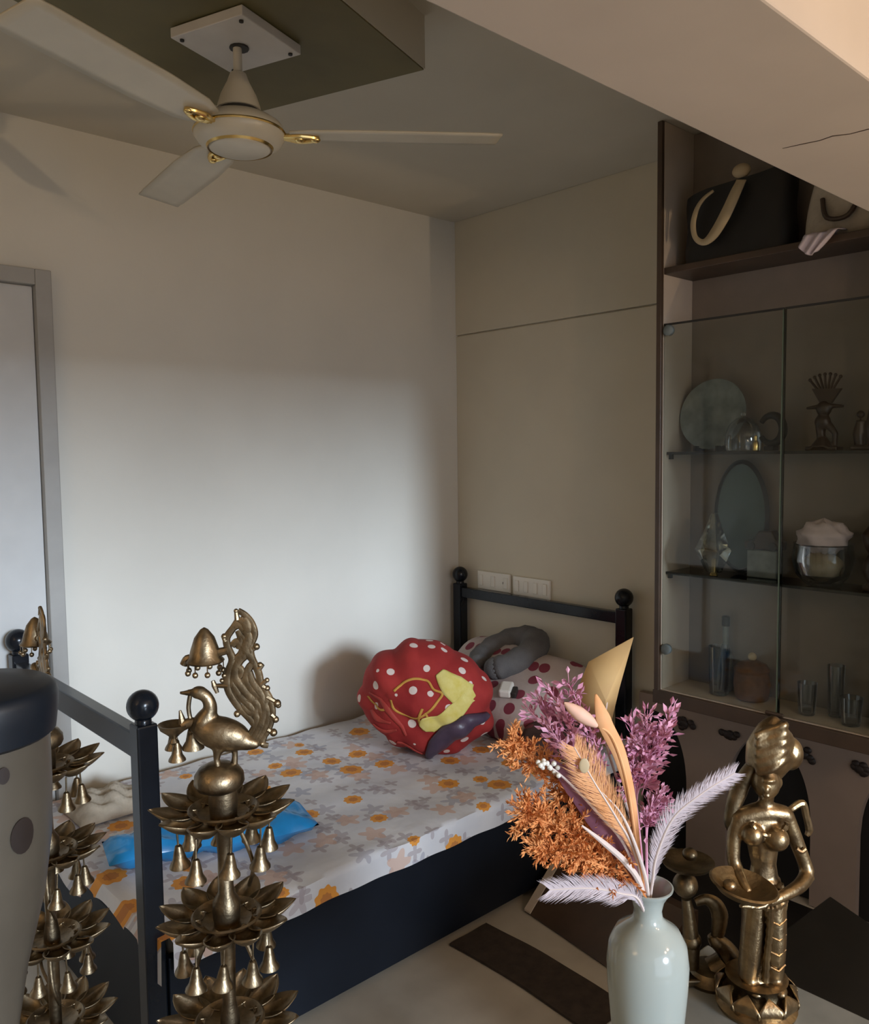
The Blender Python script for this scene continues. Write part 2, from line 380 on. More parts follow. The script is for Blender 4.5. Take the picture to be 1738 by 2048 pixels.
add_fill_lamp((2.0, Y0+0.005, 1.15), R(90), (0.85, 0.12, 1.0), 150, 90, 'added fill lamp under the window behind the photographer')

# ------------------------------------------------------------------ ceiling fan
fan = thing('ceiling_fan', (1.003, 1.747, 2.25), 0, 'ivory three-blade ceiling fan hanging from a white plate on the olive panel', 'fan')
mp = MB().box((0, 0, 0.236), (0.205, 0.205, 0.022), rz=pr).build('mounting_plate', m_plate, fan, smooth=False, bevel=0.002)
for sx in (-1, 1):
    for sy in (-1, 1):
        p = Matrix.Rotation(pr, 3, 'Z') @ Vector((sx*0.085, sy*0.085, 0.224))
        MB().lathe([(0.005, -0.003), (0.005, 0.002)], p, 8).build('bolt', m_dark, mp)
MB().lathe([(0.012, 0.221), (0.022, 0.221), (0.022, 0.226), (0.012, 0.226)], (0.005, 0, 0), 12).build('socket', m_dark, mp)
MB().lathe([(0.010, 0.12), (0.010, 0.226)], seg=12).build('down_rod', m_ivory, fan)
MB().lathe([(0.014, 0.168), (0.018, 0.165), (0.026, 0.145), (0.040, 0.118), (0.048, 0.094), (0.050, 0.084), (0.044, 0.083)], seg=28).build('canopy', m_ivory, fan)
MB().lathe([(0.046, 0.072), (0.046, 0.084)], seg=24).build('collar', m_dark, fan)
mo = MB().lathe([(0.03, 0.074), (0.052, 0.073), (0.075, 0.066), (0.096, 0.052), (0.103, 0.038), (0.103, 0.026), (0.094, 0.012), (0.078, 0.003), (0.070, 0.0), (0.02, 0.0)], seg=40).build('motor_housing', m_ivory, fan)
MB().lathe([(0.1035, 0.030), (0.1055, 0.033), (0.1035, 0.036)], seg=40, cap=False).build('trim_ring', m_gold, mo)
MB().lathe([(0.0705, -0.001), (0.073, 0.003), (0.0765, 0.003), (0.073, -0.003)], seg=40, cap=False).build('trim_ring', m_gold, mo)
MB().lathe([(0.01, -0.006), (0.062, -0.006), (0.068, -0.003), (0.070, 0.002)], seg=36).build('bottom_cap', m_ivory, fan)
bl = MB()
def bladefn(u, v):
    r = 0.115+0.485*u; wd = 0.046+0.011*min(1, u*3)
    if u > 0.94: wd *= 0.97
    if u < 0.1: wd *= 0.75+2.5*u
    y = (v-0.5)*2*wd
    return (r, y, 0.032+y*0.16)
bl.grid(bladefn, 20, 6)
brk = MB()
for sy in (-1, 1): brk.tube(catmull([(0.085, sy*0.004, 0.030), (0.11, sy*0.010, 0.026), (0.135, sy*0.017, 0.024), (0.165, sy*0.010, 0.024), (0.178, 0, 0.024)], 4), 0.0055, 8)
brk.ball((0.135, 0, 0.022), (0.012, 0.012, 0.008)); brk.ball((0.172, 0, 0.022), (0.012, 0.010, 0.007)); brk.tube([(0.09, 0, 0.03), (0.135, 0, 0.024)], 0.008)
for k, a in enumerate((-37.5, 83, 203)):
    if k == 0:
        B = bl.build('blade', m_ivory, fan, solid=0.005, rz=R(a)); K = brk.build('bracket', m_gold, B)
    else:
        B2 = link_copy(B, fan, rot=(0, 0, R(a))); link_copy(K, B2)

# ------------------------------------------------------------------ bed
bed = thing('single_bed', (0, 0, 0), 0, 'black metal single bed with ball-topped posts along the wall', 'bed')
for (x, y) in ((0.78, 1.878), (0.78, 2.835), (2.745, 1.905), (2.745, 2.835)):
    p = MB().box((x, y, 0.462), (0.050, 0.050, 0.924)).build('post', m_navy, bed, smooth=False, bevel=0.005)
    MB().lathe([(0.019, 0.922), (0.019, 0.932), (0.016, 0.936)], (x, y, 0), 18).ball((x, y, 0.966), 0.037, 22, 14).build('ball_finial', m_navy, p)
MB().box((0.78, 2.357, 0.868), (0.038, 0.912, 0.062)).build('foot_rail', m_navy, bed, smooth=False, bevel=0.004)
MB().box((2.745, 2.37, 0.884), (0.034, 0.885, 0.046)).build('head_rail', m_navy, bed, smooth=False, bevel=0.004)
MB().box((1.762, 1.856, 0.19), (1.91, 0.022, 0.32)).build('side_panel', m_navyp, bed, smooth=False, bevel=0.003)
MB().box((1.762, 2.852, 0.19), (1.91, 0.022, 0.32)).build('side_panel', m_navyp, bed, smooth=False, bevel=0.003)
MB().box((0.796, 2.357, 0.19), (0.02, 0.90, 0.32)).build('foot_panel', m_navyp, bed, smooth=False, bevel=0.003)
MB().box((2.73, 2.37, 0.19), (0.02, 0.87, 0.32)).build('head_panel', m_navyp, bed, smooth=False, bevel=0.003)
MB().box((1.765, 2.357, 0.28), (1.90, 0.96, 0.03)).build('platform', m_navyp, bed, smooth=False)
tag(MB().box((1.765, 2.355, 0.347), (1.885, 0.985, 0.10)).build('mattress', m_beige, smooth=False, bevel=0.02), 'thin mattress under the floral sheet on the black bed', 'mattress')
sh = MB()
def sheet(u, v):
    x = 0.808+1.90*u
    wr_ = 0.0025*math.sin(x*23+1)+0.002*math.sin(x*41)+0.002*math.sin(v*30+x*9)
    L = 1.02; s = v*(L+0.075)
    hang = 0.075
    if s < hang:
        d = hang-s; y = 1.826-0.004*math.sin(x*17)-0.003*math.sin(x*33+1); z = 0.402-d*(1+0.035*math.sin(x*7+2)+0.02*math.sin(x*19))
    else:
        y = 1.830+(s-hang); z = 0.407+wr_*0.8
        if s < hang+0.02: z -= 0.004
    if u == 0: x -= 0.0
    return (x, min(y, 2.872), z)
sh.grid(sheet, 90, 60)
n0 = len(sh.v)
def sheet2(u, v):
    y = 2.862-1.03*v; d = u*(0.095+0.03*math.sin(v*7)+0.02*math.sin(v*15+1))
    x = 0.828-0.044*min(1, u*6)-0.004*math.sin(v*21)*u
    return (x, y, 0.4105-0.002*min(1, u*6)-d*max(0, u-0.16)/0.84/max(u, 0.01))
sh2 = MB().grid(sheet2, 12, 40)
bs = thing('bed_sheet', (0, 0, 0), 0, 'white bed sheet printed with orange and grey flowers on the bed', 'bed sheet')
sh.build('top_cloth', m_sheet, bs, angle=80); sh2.build('foot_overhang', m_sheet, bs, angle=80)

# ---- red blanket bundle
bc = Vector((2.10, 2.36, 0.605))
bund = thing('blanket_bundle', bc, FACE, 'bundled red polka-dot blanket with yellow print lying on the bed', 'blanket')
def brad(d):
    a, q, c = d.x, d.y, d.z
    k = 1+0.035*math.sin(5*a+7*c+1)+0.02*math.sin(13*a+3)+0.05*(abs(math.sin(4.5*c-3*a+0.6+0.5*math.sin(4*a)))-0.6)+0.035*(abs(math.sin(8*a+3*c+1.2*math.sin(3*c)))-0.6)
    return k
def bsurf(a, c, off=0.0):
    # a: picture right, c: up (unit disc), facing camera
    rr = math.hypot(a, c)
    if rr > 0.995: a, c = a/rr*0.995, c/rr*0.995
    d = Vector((a, -math.sqrt(max(0, 1-a*a-c*c)), c)); k = brad(d)
    return bpt(d, k, off)
def bpt(d, k, off=0.0):
    p = Vector((d.x*0.255*k, d.y*0.20*k, d.z*0.215*k))
    p.z += 0.0; p.x += 0.03*(-d.z)
    z = max(p.z, -0.198)
    p.z = z
    return p+d*off
b = MB(); nu, nv = 128, 72
def bfn(u, v):
    th = -PI/2+PI*v; ph = 2*PI*u
    d = Vector((math.cos(th)*math.cos(ph), math.cos(th)*math.sin(ph), math.sin(th))); return bpt(d, brad(d))
b.grid(bfn, nu, nv)
b.build('blanket_body', m_reddot, bund, angle=180)
def ribbon(path, widths, off, mat, name, n=None, bulge=0.0, nv=4):
    pts = catmull([(p[0], 0, p[1]) for p in path], 8); ws = lerp_list(widths, len(pts)); mbd = MB(); L = len(pts)
    rows = []
    for i, p in enumerate(pts):
        d = (pts[min(i+1, L-1)]-pts[max(i-1, 0)]).normalized(); nrm = Vector((-d.z, 0, d.x)); row = []
        for j in range(nv+1):
            t = (j/nv-0.5)*2; q = p+nrm*t*ws[i]
            row.append(bsurf(q.x, q.z, off+bulge*(1-t*t)))
        rows.append(row)
    vs = [q for r_ in rows for q in r_]; W = nv+1
    fs = [(i*W+j, (i+1)*W+j, (i+1)*W+j+1, i*W+j+1) for i in range(L-1) for j in range(nv)]
    mbd.add(vs, fs)
    return mbd.build(name, mat, bund, solid=0.001, angle=180)
# disc coords: centre px (868,1432), half width 135, half height 130
def D(px, py): return ((px-868)/140.0, (1432-py)/138.0)
ribbon([D(905, 1345), D(925, 1375), D(950, 1402), D(968, 1412)], [0.06, 0.17, 0.20, 0.05], 0.0022, m_yellow, 'yellow_print', nv=8)
ribbon([D(962, 1405), D(925, 1432), D(895, 1452), D(868, 1462), D(855, 1472)], [0.10, 0.13, 0.11, 0.15, 0.06], 0.0028, m_yellow, 'yellow_print', nv=8)
for path in ([(810, 1385), (828, 1365), (855, 1355), (880, 1358), (890, 1378), (905, 1390), (890, 1410), (870, 1430), (845, 1445), (820, 1440), (802, 1425), (800, 1405)], [(862, 1420), (850, 1450), (858, 1475), (870, 1455), (866, 1430)], [(745, 1410), (755, 1425), (775, 1432), (795, 1425)]):
    ribbon([D(*p) for p in path], [0.018]*2, 0.002, m_cord2, 'yellow_outline', nv=2)
for path in ([(752, 1400), (778, 1412), (800, 1445), (820, 1490)], [(752, 1440), (770, 1455), (795, 1460)], [(760, 1470), (780, 1483), (802, 1480)], [(800, 1510), (822, 1522), (848, 1538)]):
    ribbon([D(*p) for p in path], [0.02, 0.045, 0.02], 0.0015, m_redcord, 'red_fold', bulge=0.003)
ribbon([D(858, 1548), D(880, 1515), D(915, 1478), D(950, 1460), D(990, 1458)], [0.05, 0.15, 0.17, 0.14, 0.05], 0.008, m_purplecloth, 'purple_flap', bulge=0.014, nv=6)

# ---- pillows
def pillow(name, loc, rot, sx, sy, sz, mat, label):
    mbd = MB()
    def f(side):
        def g(u, v):
            a, c = u*2-1, v*2-1
            e = (1-a**4)*(1-c**4)
            pinch = 1-0.06*(a*a*(1-c*c)*0+abs(a)**8*0+ (1-abs(a))*abs(c)**6 + (1-abs(c))*abs(a)**6)
            return (a*sx/2*pinch, c*sy/2*pinch, side*sz/2*(max(e, 0)**0.45)+0.006*math.sin(a*7+c*5))
        return g
    mbd.grid(f(1), 20, 16); mbd.grid(f(-1), 20, 16)
    bmx = mbd.build(name, mat, angle=180); bmx.location = loc; bmx.rotation_euler = rot
    m = bmx.modifiers.new('w', 'WELD'); m.merge_threshold = 0.001
    return tag(bmx, label, 'pillow')
pillow('pillow', (2.53, 2.37, 0.55), (R(3), R(-32), R(-4)), 0.46, 0.70, 0.19, m_pillow, 'pale pillow with maroon dots against the headboard, under the grey neck cushion')
pillow('cushion', (2.42, 1.99, 0.462), (R(4), R(-3), R(35)), 0.30, 0.26, 0.10, m_maroon, 'dark maroon cushion on the bed edge, half hidden by dried flowers')
# ---- grey neck cushion
npos = at_depth(1027, 1312, 3.35)
nk = MB(); path = []
for k in range(25):
    a = R(-150+300*k/24); path.append((0.135*math.cos(a), 0.115*math.sin(a), 0.01*math.cos(a)))
nk.tube(path, [0.046+0.016*abs(math.sin(PI*k/24))+0.004*math.sin(k*2.1) for k in range(25)], 16)
nk.ball(path[0], 0.048); nk.ball(path[-1], 0.048)
o = nk.build('neck_cushion', m_grey, angle=180); o.location = (2.585, 2.385, 0.685); o.rotation_euler = (R(-4), R(-14), R(-8))
tag(o, 'grey U-shaped neck cushion resting on the dotted pillow', 'cushion')
# ---- small charger on the pillow
ch = thing('charger', (2.40, 2.22, 0.585), R(30), 'small white charger with a black plug lying on the dotted pillow', 'charger')
MB().box((0, 0, 0.018), (0.075, 0.05, 0.034), mat=Matrix.Rotation(R(-18), 4, 'Y')).build('case', m_white, ch, smooth=False, bevel=0.008)
MB().box((-0.012, -0.036, 0.012), (0.05, 0.02, 0.026), mat=Matrix.Rotation(R(-18), 4, 'Y')).build('plug', m_dark, ch, smooth=False, bevel=0.004)
# ---- blue pouch
bp = MB()
def pouch(side):
    def g(u, v):
        a, c = u*2-1, v*2-1; e = max(0, (1-a**6)*(1-c**4))**0.5
        return (0.29*a, (0.085+0.02*math.sin(3*a))*c-0.10*a*0.2, side*0.036*e+0.012*e*math.sin(14*a+4*c)+0.038)
    return g
bp.grid(pouch(1), 30, 12); bp.grid(pouch(-1), 30, 12)
o = bp.build('plastic_pouch', m_blue, angle=180); o.location = (1.10, 2.185, 0.412); o.rotation_euler = (0, 0, R(-14))
tag(o, 'shiny blue plastic pouch lying on the floral sheet behind the brass lamp', 'pouch')
cl = MB()
def crump(u, v):
    a, c = u*2-1, v*2-1; e = max(0, (1-a*a)*(1-c*c))
    return (0.12*a, 0.10*c, 0.002+0.055*e**0.5*(1+0.35*math.sin(9*a+4*c)*math.cos(7*c)))
cl.grid(crump, 24, 20)
o = cl.build('crumpled_cloth', m_beige, angle=180, solid=0.004); o.location = (0.98, 2.66, 0.412)
tag(o, 'crumpled beige cloth at the foot of the bed by the wall', 'cloth')

# ------------------------------------------------------------------ switch boards
def board(yc, zc, wy, n, label, sock):
    t = thing('switch_board', (2.797, yc, zc), 0, label, 'switch board')
    MB().box((-0.006, 0, 0), (0.012, wy, 0.085)).build('plate', m_white, t, smooth=False, bevel=0.003)
    for k in range(n):
        MB().box((-0.014, wy*(0.38-0.76*k/max(1, n-1)), 0), (0.006, 0.022, 0.05)).build('rocker', m_white, t, smooth=False, bevel=0.002)
    if sock:
        for q in (-0.01, 0.01): MB().box((-0.0125, -wy*0.36+q, 0), (0.002, 0.006, 0.010)).build('socket_hole', m_dark, t, smooth=False)
board(2.655, 0.945, 0.205, 3, 'white switch board over the headboard, beside the corner post', True)
board(2.425, 0.942, 0.215, 4, 'white switch board over the headboard, nearer the cabinet', False)

# ------------------------------------------------------------------ display cabinet
XF, XB, CY0, CY1, CZ0 = 2.48, 2.66, 0.80, 1.585, 0.683
cab = thing('display_cabinet', (0, 0, 0), 0, 'tall dark-edged display cabinet with glass doors beside the bed head', 'cabinet')
cm = (CY0+CY1)/2; cw = CY1-CY0
MB().box(((XF+XW)/2-0.005, CY1-0.008, (CZ0+H)/2), (XW-XF-0.012, 0.016, H-CZ0-0.004)).build('side_panel', m_cream, cab, smooth=False)
MB().box(((XF+XW)/2-0.005, CY0+0.008, (CZ0+H)/2), (XW-XF-0.012, 0.016, H-CZ0-0.004)).build('side_panel', m_cream, cab, smooth=False)
MB().box((XF-0.006, CY1-0.006, (CZ0+H)/2), (0.016, 0.018, H-CZ0-0.004)).build('edge_strip', m_brown, cab, smooth=False, bevel=0.002)
MB().box((XF-0.006, CY0+0.006, (CZ0+H)/2), (0.016, 0.018, H-CZ0-0.004)).build('edge_strip', m_brown, cab, smooth=False, bevel=0.002)
MB().box((XB+0.006, cm, (CZ0+H)/2), (0.012, cw-0.034, H-CZ0-0.01)).build('back_panel', m_taupe, cab, smooth=False)
MB().box(((XF+XB)/2, cm, 0.712), (XB-XF, cw-0.034, 0.018)).build('bottom_board', m_cream, cab, smooth=False)
MB().box((XF-0.006, cm, 0.697), (0.020, cw+0.012, 0.046)).build('bottom_edge', m_brown, cab, smooth=False, bevel=0.002)
MB().box(((XF+XB)/2, cm, 2.142), (XB-XF, cw-0.034, 0.022)).build('wood_shelf', m_brown, cab, smooth=False, bevel=0.002)
for z in (1.535, 1.125):
    s_ = MB().box(((XF+XB)/2+0.012, cm, z), (XB-XF-0.028, cw-0.036, 0.008)).build('glass_shelf', m_gshelf, cab, smooth=False)
    MB().box((XF+0.045, CY1-0.022, z-0.012), (0.012, 0.012, 0.016)).build('shelf_peg', m_dark, s_, smooth=False)
    MB().box((XF+0.026, cm, z), (0.003, cw-0.036, 0.009)).build('shelf_edge', m_dark, s_, smooth=False)
ymid = 1.158
for (ya, yb, zz) in ((ymid+0.002, CY1-0.016, 1), (CY0+0.016, ymid-0.002, 0)):
    dr = MB().box((XF+0.006, (ya+yb)/2, 1.344), (0.005, yb-ya, 1.24)).build('glass_door', m_glass, cab, smooth=False)
    MB().box((XF+0.006, (ya+yb)/2, 1.966), (0.007, yb-ya, 0.006)).build('top_edge', m_dark, dr, smooth=False)
    ye = yb if zz else ya
    yo = ymid+0.003 if zz else ymid-0.003
    MB().box((XF+0.006, yo, 1.344), (0.0065, 0.004, 1.24)).build('polished_edge', mk('glass_edge', (0.10, 0.13, 0.09), 0.2) if zz else m_gshelf, dr, smooth=False)
    for hz in (1.945, 0.865):
        sgn = -1 if zz else 1
        MB().lathe([(0.016, -0.008), (0.018, -0.004), (0.018, 0.010), (0.014, 0.013)], (XF+0.004, ye+sgn*0.020, hz), 14, Matrix.Rotation(R(-90), 4, 'Y')).build('hinge_clip', m_slate, dr)
MB().tube([(XF-0.006, 1.19, 0.728), (XF-0.006, 1.135, 0.728)], 0.006).build('door_stop', m_brown, cab)

def CX(px, py, x=2.575): return at_x(px, py, x)
# top shelf: black bag, cream bag, hanging cloth
hb = thing('shoulder_bag', (2.565, 1.345, 2.153), 0, 'black bag with a looped cream strap on the top shelf', 'bag')
def bagf(u, v):
    a = u*2*PI; sc = 1-0.18*v
    return (0.062*math.copysign(abs(math.cos(a))**0.5, math.cos(a))*sc, 0.175*math.copysign(abs(math.sin(a))**0.4, math.sin(a))*(1+0.02*math.sin(v*9)), 0.002+0.235*v-0.02*math.sin(a)*v)
g = MB().grid(bagf, 36, 8); g.ball((0, 0, 0.225), (0.045, 0.15, 0.02)); g.build('bag_body', m_bag, hb, angle=60)
sp = catmull([(-0.072, -0.04, 0.225), (-0.086, -0.03, 0.19), (-0.090, 0.0, 0.13), (-0.090, 0.04, 0.075), (-0.090, 0.075, 0.055), (-0.090, 0.105, 0.075), (-0.088, 0.115, 0.12), (-0.084, 0.105, 0.165), (-0.078, 0.085, 0.195), (-0.070, 0.055, 0.215)], 6)
ws = lerp_list([0.018, 0.018, 0.019, 0.017, 0.010, 0.008, 0.009, 0.008, 0.006, 0.004], len(sp)); st = MB(); vs_ = []; fs_ = []
for i, p in enumerate(sp):
    d = (sp[min(i+1, len(sp)-1)]-sp[max(i-1, 0)]).normalized(); nrm = Vector((0, -d.z, d.y))
    vs_ += [p+nrm*ws[i], p-nrm*ws[i]]
for i in range(len(sp)-1): fs_.append((2*i, 2*i+1, 2*i+3, 2*i+2))
st.add(vs_, fs_).build('strap', m_strap, hb, solid=0.004, angle=180)
MB().ball((-0.045, -0.025, 0.262), (0.02, 0.03, 0.022)).build('pompom', m_strap, hb)
cb_ = thing('cream_bag', (2.575, 1.02, 2.153), 0, 'cream cloth bag at the far end of the top shelf', 'bag')
def bagg(u, v):
    a = u*2*PI; sc = 1-0.25*v*v
    return (0.055*math.cos(a)*sc*(1+0.1*math.sin(3*a+v*5)), 0.115*math.copysign(abs(math.sin(a))**0.6, math.sin(a))*sc, 0.002+0.19*v)
g = MB().grid(bagg, 30, 8); g.build('bag_body', m_beige, cb_, angle=180, solid=0.004)
MB().tube(catmull([(-0.05, 0.05, 0.12), (-0.065, 0.03, 0.06), (-0.067, -0.03, 0.055), (-0.05, -0.06, 0.12)], 5), 0.007).build('handle', m_brown, cb_)
hc = thing('white_wrap', (2.472, 1.045, 2.155), 0, 'white crumpled wrap hanging over the front of the top shelf', 'wrap')
def wrapf(u, v):
    y = 0.05-0.10*u
    if v < 0.35: t = v/0.35; return (0.06*(1-t)-0.0165+0.004*math.sin(u*13), y*(1-0.2*v), 0.006+0.012*math.sin(u*9)*(1-t)+0.003)
    t = (v-0.35)/0.65; return (-0.021+0.008*math.sin(u*17+v*4), y*(1-0.45*t)+0.03*t, 0.004-0.085*t*(0.35+0.9*u*(1.2-u)))
MB().grid(wrapf, 22, 16).build('cloth', m_feather, hc, solid=0.002, angle=180)
# upper glass shelf
Z1, Z2, Z3 = 1.540, 1.130, 0.722
p = CX(1432, 895, 2.615)
bw = thing('round_platter', (2.60, 1.445, Z1), 0, 'slate grey round platter on the upper glass shelf, nearest the bed', 'platter')
rotx = Matrix.Rotation(R(-80), 4, 'Y')
MB().lathe([(0.01, 0.0), (0.05, 0.001), (0.10, 0.008), (0.117, 0.018), (0.120, 0.018), (0.112, 0.004), (0.05, -0.007), (0.01, -0.008)], (0.0, 0, 0.1225), 32, rotx).build('dish', m_slate, bw)
MB().box((-0.03, 0.04, 0.010), (0.06, 0.008, 0.018)).box((-0.03, -0.04, 0.010), (0.06, 0.008, 0.018)).build('stand', m_dark, bw, smooth=False)
cl_ = thing('glass_dome', (2.545, 1.315, Z1), 0, 'small clear glass dome on the upper glass shelf', 'dome')
MB().lathe([(0.055, 0.002), (0.057, 0.012), (0.055, 0.055), (0.044, 0.085), (0.022, 0.105), (0.006, 0.112)], seg=24).build('dome', m_glass2, cl_)
MB().ball((0, 0, 0.118), 0.008).build('knob', m_glass2, cl_)
gb = thing('gold_bottle', (2.525, 1.262, Z1), 0, 'tiny gold bottle beside the glass dome', 'bottle')
MB().lathe([(0.009, 0.0), (0.010, 0.003), (0.009, 0.026), (0.004, 0.034)], seg=12).build('body', m_gold, gb); MB().lathe([(0.005, 0.034), (0.006, 0.046), (0.003, 0.05)], seg=10).build('cap', m_gold, gb)
rg = thing('open_ring', (2.58, 1.238, Z1), 0, 'dark open ring ornament standing on the upper glass shelf', 'ornament')
ring = []
for k in range(19):
    a = R(150-300*k/18); ring.append((0, -0.038*math.cos(a), 0.068+0.045*math.sin(a)))
MB().tube(ring, [0.008+0.006*abs(math.sin(k/18*PI)) for k in range(19)], 10).build('ring', m_bag, rg); MB().box((0, 0, 0.008), (0.04, 0.03, 0.014)).build('foot', m_bag, rg, smooth=False, bevel=0.002)
MB().tube([(0, 0, 0.014), (0, 0, 0.028)], 0.006).build('stem', m_bag, rg)
# dark figurines
fg = thing('fan_head_figurine', (2.555, 1.063, Z1), 0, 'dark bronze figurine with a fan-shaped headdress on the upper glass shelf', 'figurine')
f = MB(); f.box((0, 0, 0.006), (0.05, 0.095, 0.012)); f.lathe([(0.036, 0.01), (0.02, 0.03), (0.012, 0.04)], (0, 0.005, 0), 14)
f.tube([(0, 0.008, 0.03), (0, 0.012, 0.07)], [0.012, 0.015]); f.tube([(0, -0.03, 0.01), (0, -0.032, 0.05), (0, -0.012, 0.075)], [0.008, 0.009, 0.013])
f.ball((0, 0.005, 0.085), (0.02, 0.024, 0.025)); f.ball((0, 0.002, 0.125), (0.019, 0.023, 0.024)); f.tube([(0, 0.055, 0.128), (0, 0.0, 0.133), (0, -0.055, 0.130)], [0.004, 0.010, 0.004])
f.build('body', m_darkfig, fg, remesh=0.003)
h_ = MB(); h_.add([(x_, y_, z_) for x_ in (-0.006, 0.006) for (y_, z_) in ((0.012, 0.14), (-0.02, 0.14), (-0.048, 0.182), (0.038, 0.186))], [(0, 1, 2, 3), (7, 6, 5, 4), (0, 4, 5, 1), (1, 5, 6, 2), (2, 6, 7, 3), (3, 7, 4, 0)])
for k in range(7):
    a = R(-34+62*k/6); h_.tube([(0, 0.02*math.sin(-a)-0.003, 0.165), (0, 0.085*math.sin(-a)-0.003, 0.14+0.085*math.cos(a))], [0.0045, 0.0035], 6); h_.ball((0, 0.087*math.sin(-a)-0.003, 0.142+0.085*math.cos(a)), 0.0055, 8, 6)
h_.build('headdress', m_darkfig, fg)
fg2 = thing('paired_figurine', (2.555, 0.915, Z1), 0, 'dark bronze figurine of grouped figures at the far end of the upper glass shelf', 'figurine')
f = MB(); f.box((0, 0, 0.006), (0.05, 0.13, 0.012))
for (yy, hh, rr) in ((0.045, 0.115, 0.017), (0.008, 0.165, 0.02), (-0.035, 0.15, 0.022)):
    f.tube([(0, yy, 0.01), (0, yy+0.004, hh*0.4), (0, yy, hh*0.75)], [rr*0.8, rr*1.05, rr*0.7], 10); f.ball((0, yy, hh*0.9), rr*0.7); f.tube([(0, yy+0.012, hh*0.65), (0, yy-0.02, hh*0.5)], 0.007, 8)
f.build('body', m_darkfig, fg2, remesh=0.003)
# lower glass shelf
od = thing('oval_tray', (2.628, 1.36, Z2), 0, 'teal oval tray with a dark rim propped behind the crystal lamp', 'tray')
prof = []
def oval(ra, rb, x0, seg=36): return [(x0, ra*math.sin(2*PI*k/seg), 0.192+rb*math.cos(2*PI*k/seg)) for k in range(seg)]
ov = MB(); S = 36; vv = oval(0.098, 0.19, 0.0)+oval(0.088, 0.178, -0.012)+oval(0.085, 0.175, 0.0); ov.add(vv, [(i, (i+1) % S, S+(i+1) % S, S+i) for i in range(S)]+[(S+i, S+(i+1) % S, 2*S+(i+1) % S, 2*S+i) for i in range(S)]); ov.build('rim', m_bag, od)
MB().add(oval(0.086, 0.176, -0.001)+oval(0.086, 0.176, 0.006), [list(range(S)), list(range(S, 2*S))[::-1]]+[(i, S+i, S+(i+1) % S, (i+1) % S) for i in range(S)]).build('face', m_teal, od)
cr = thing('crystal_lamp', (2.535, 1.405, Z2), 0, 'diamond-shaped faceted crystal lamp with a gold stem on the lower glass shelf', 'lamp')
MB().lathe([(0.028, 0.012), (0.036, 0.03), (0.062, 0.085), (0.030, 0.155), (0.012, 0.205), (0.004, 0.208)], seg=7, mat=Matrix.Rotation(R(10), 4, 'Z')).build('faceted_shade', m_crystal, cr, smooth=False)
MB().lathe([(0.014, 0), (0.012, 0.004), (0.008, 0.012), (0.008, 0.05), (0.004, 0.056)], seg=14).build('stem', m_gold, cr)
MB().lathe([(0.03, 0.085), (0.022, 0.12), (0.006, 0.165), (0.002, 0.167)], seg=6).build('inner_prism', m_glass2, cr, smooth=False)
tc = thing('toy_car', (2.60, 1.262, Z2), 0, 'dark brown model car on a stand on the lower glass shelf', 'model car')
MB().box((0, 0, 0.045), (0.05, 0.10, 0.09)).build('stand', m_slate, tc, smooth=False, bevel=0.004)
MB().prism([(-0.062, 0.092), (0.06, 0.092), (0.062, 0.115), (0.03, 0.122), (0.014, 0.152), (-0.03, 0.155), (-0.045, 0.125), (-0.064, 0.12)], -0.022, 0.022, Matrix(((0, 0, 1, 0), (1, 0, 0, 0), (0, 1, 0, 0), (0, 0, 0, 1)))).build('car_body', m_darkfig, tc, smooth=False, bevel=0.005)
for yy in (-0.036, 0.036): MB().lathe([(0.013, -0.026), (0.014, -0.02), (0.014, 0.02), (0.013, 0.026)], (0, yy, 0.103), 14, Matrix.Rotation(R(90), 4, 'Y')).build('wheel', m_bag, tc)
gbw = thing('glass_bowl', (2.56, 1.06, Z2), 0, 'large clear glass bowl holding a white bundle on the lower glass shelf', 'bowl')
MB().lathe([(0.035, 0.001), (0.05, 0.005), (0.078, 0.035), (0.090, 0.08), (0.084, 0.125), (0.086, 0.13), (0.081, 0.125), (0.086, 0.08), (0.074, 0.037), (0.03, 0.009)], seg=28).build('bowl', m_glass2, gbw)
def bun(u, v):
    th = -PI/2+PI*v; ph = 2*PI*u; k = 1+0.12*math.sin(5*ph+3*th)+0.08*math.sin(9*th)
    return (0.055*k*math.cos(th)*math.cos(ph), 0.075*k*math.cos(th)*math.sin(ph), 0.150+0.048*k*math.sin(th))
tag(MB().grid(bun, 24, 14).build('white_bundle', m_feather, angle=180, loc=(2.56, 1.06, Z2)), 'white crumpled bundle sitting in the glass bowl', 'bundle')
MB()
tag(MB().grid(lambda u, v: (0.05*math.cos(2*PI*u)*math.cos(PI*(v-.5)), 0.062*math.sin(2*PI*u)*math.cos(PI*(v-.5)), 0.060+0.042*math.sin(PI*(v-.5))*(1+.1*math.sin(7*u))), 20, 12).build('tan_bundle', m_strap, angle=180, loc=(2.56, 1.06, Z2)), 'tan crumpled wrapping in the bottom of the glass bowl', 'bundle')
wc = thing('wood_carving', (2.58, 0.895, Z2), 0, 'dark brown carved wooden ornament at the far end of the lower glass shelf', 'ornament')
f = MB(); f.box((0, 0, 0.008), (0.06, 0.10, 0.016)); f.tube(catmull([(0, 0.0, 0.01), (0, 0.03, 0.06), (0, 0.01, 0.11), (0, 0.03, 0.16), (0, 0.0, 0.19)], 4), [0.03]*9+[0.034]*4+[0.028]*4, 10); f.ball((0, -0.02, 0.12), (0.03, 0.035, 0.06)); f.ball((0, 0.02, 0.17), (0.026, 0.03, 0.035)); f.ball((0, -0.03, 0.06), 0.026)
f.build('carving', m_darkfig, wc, remesh=0.0045)
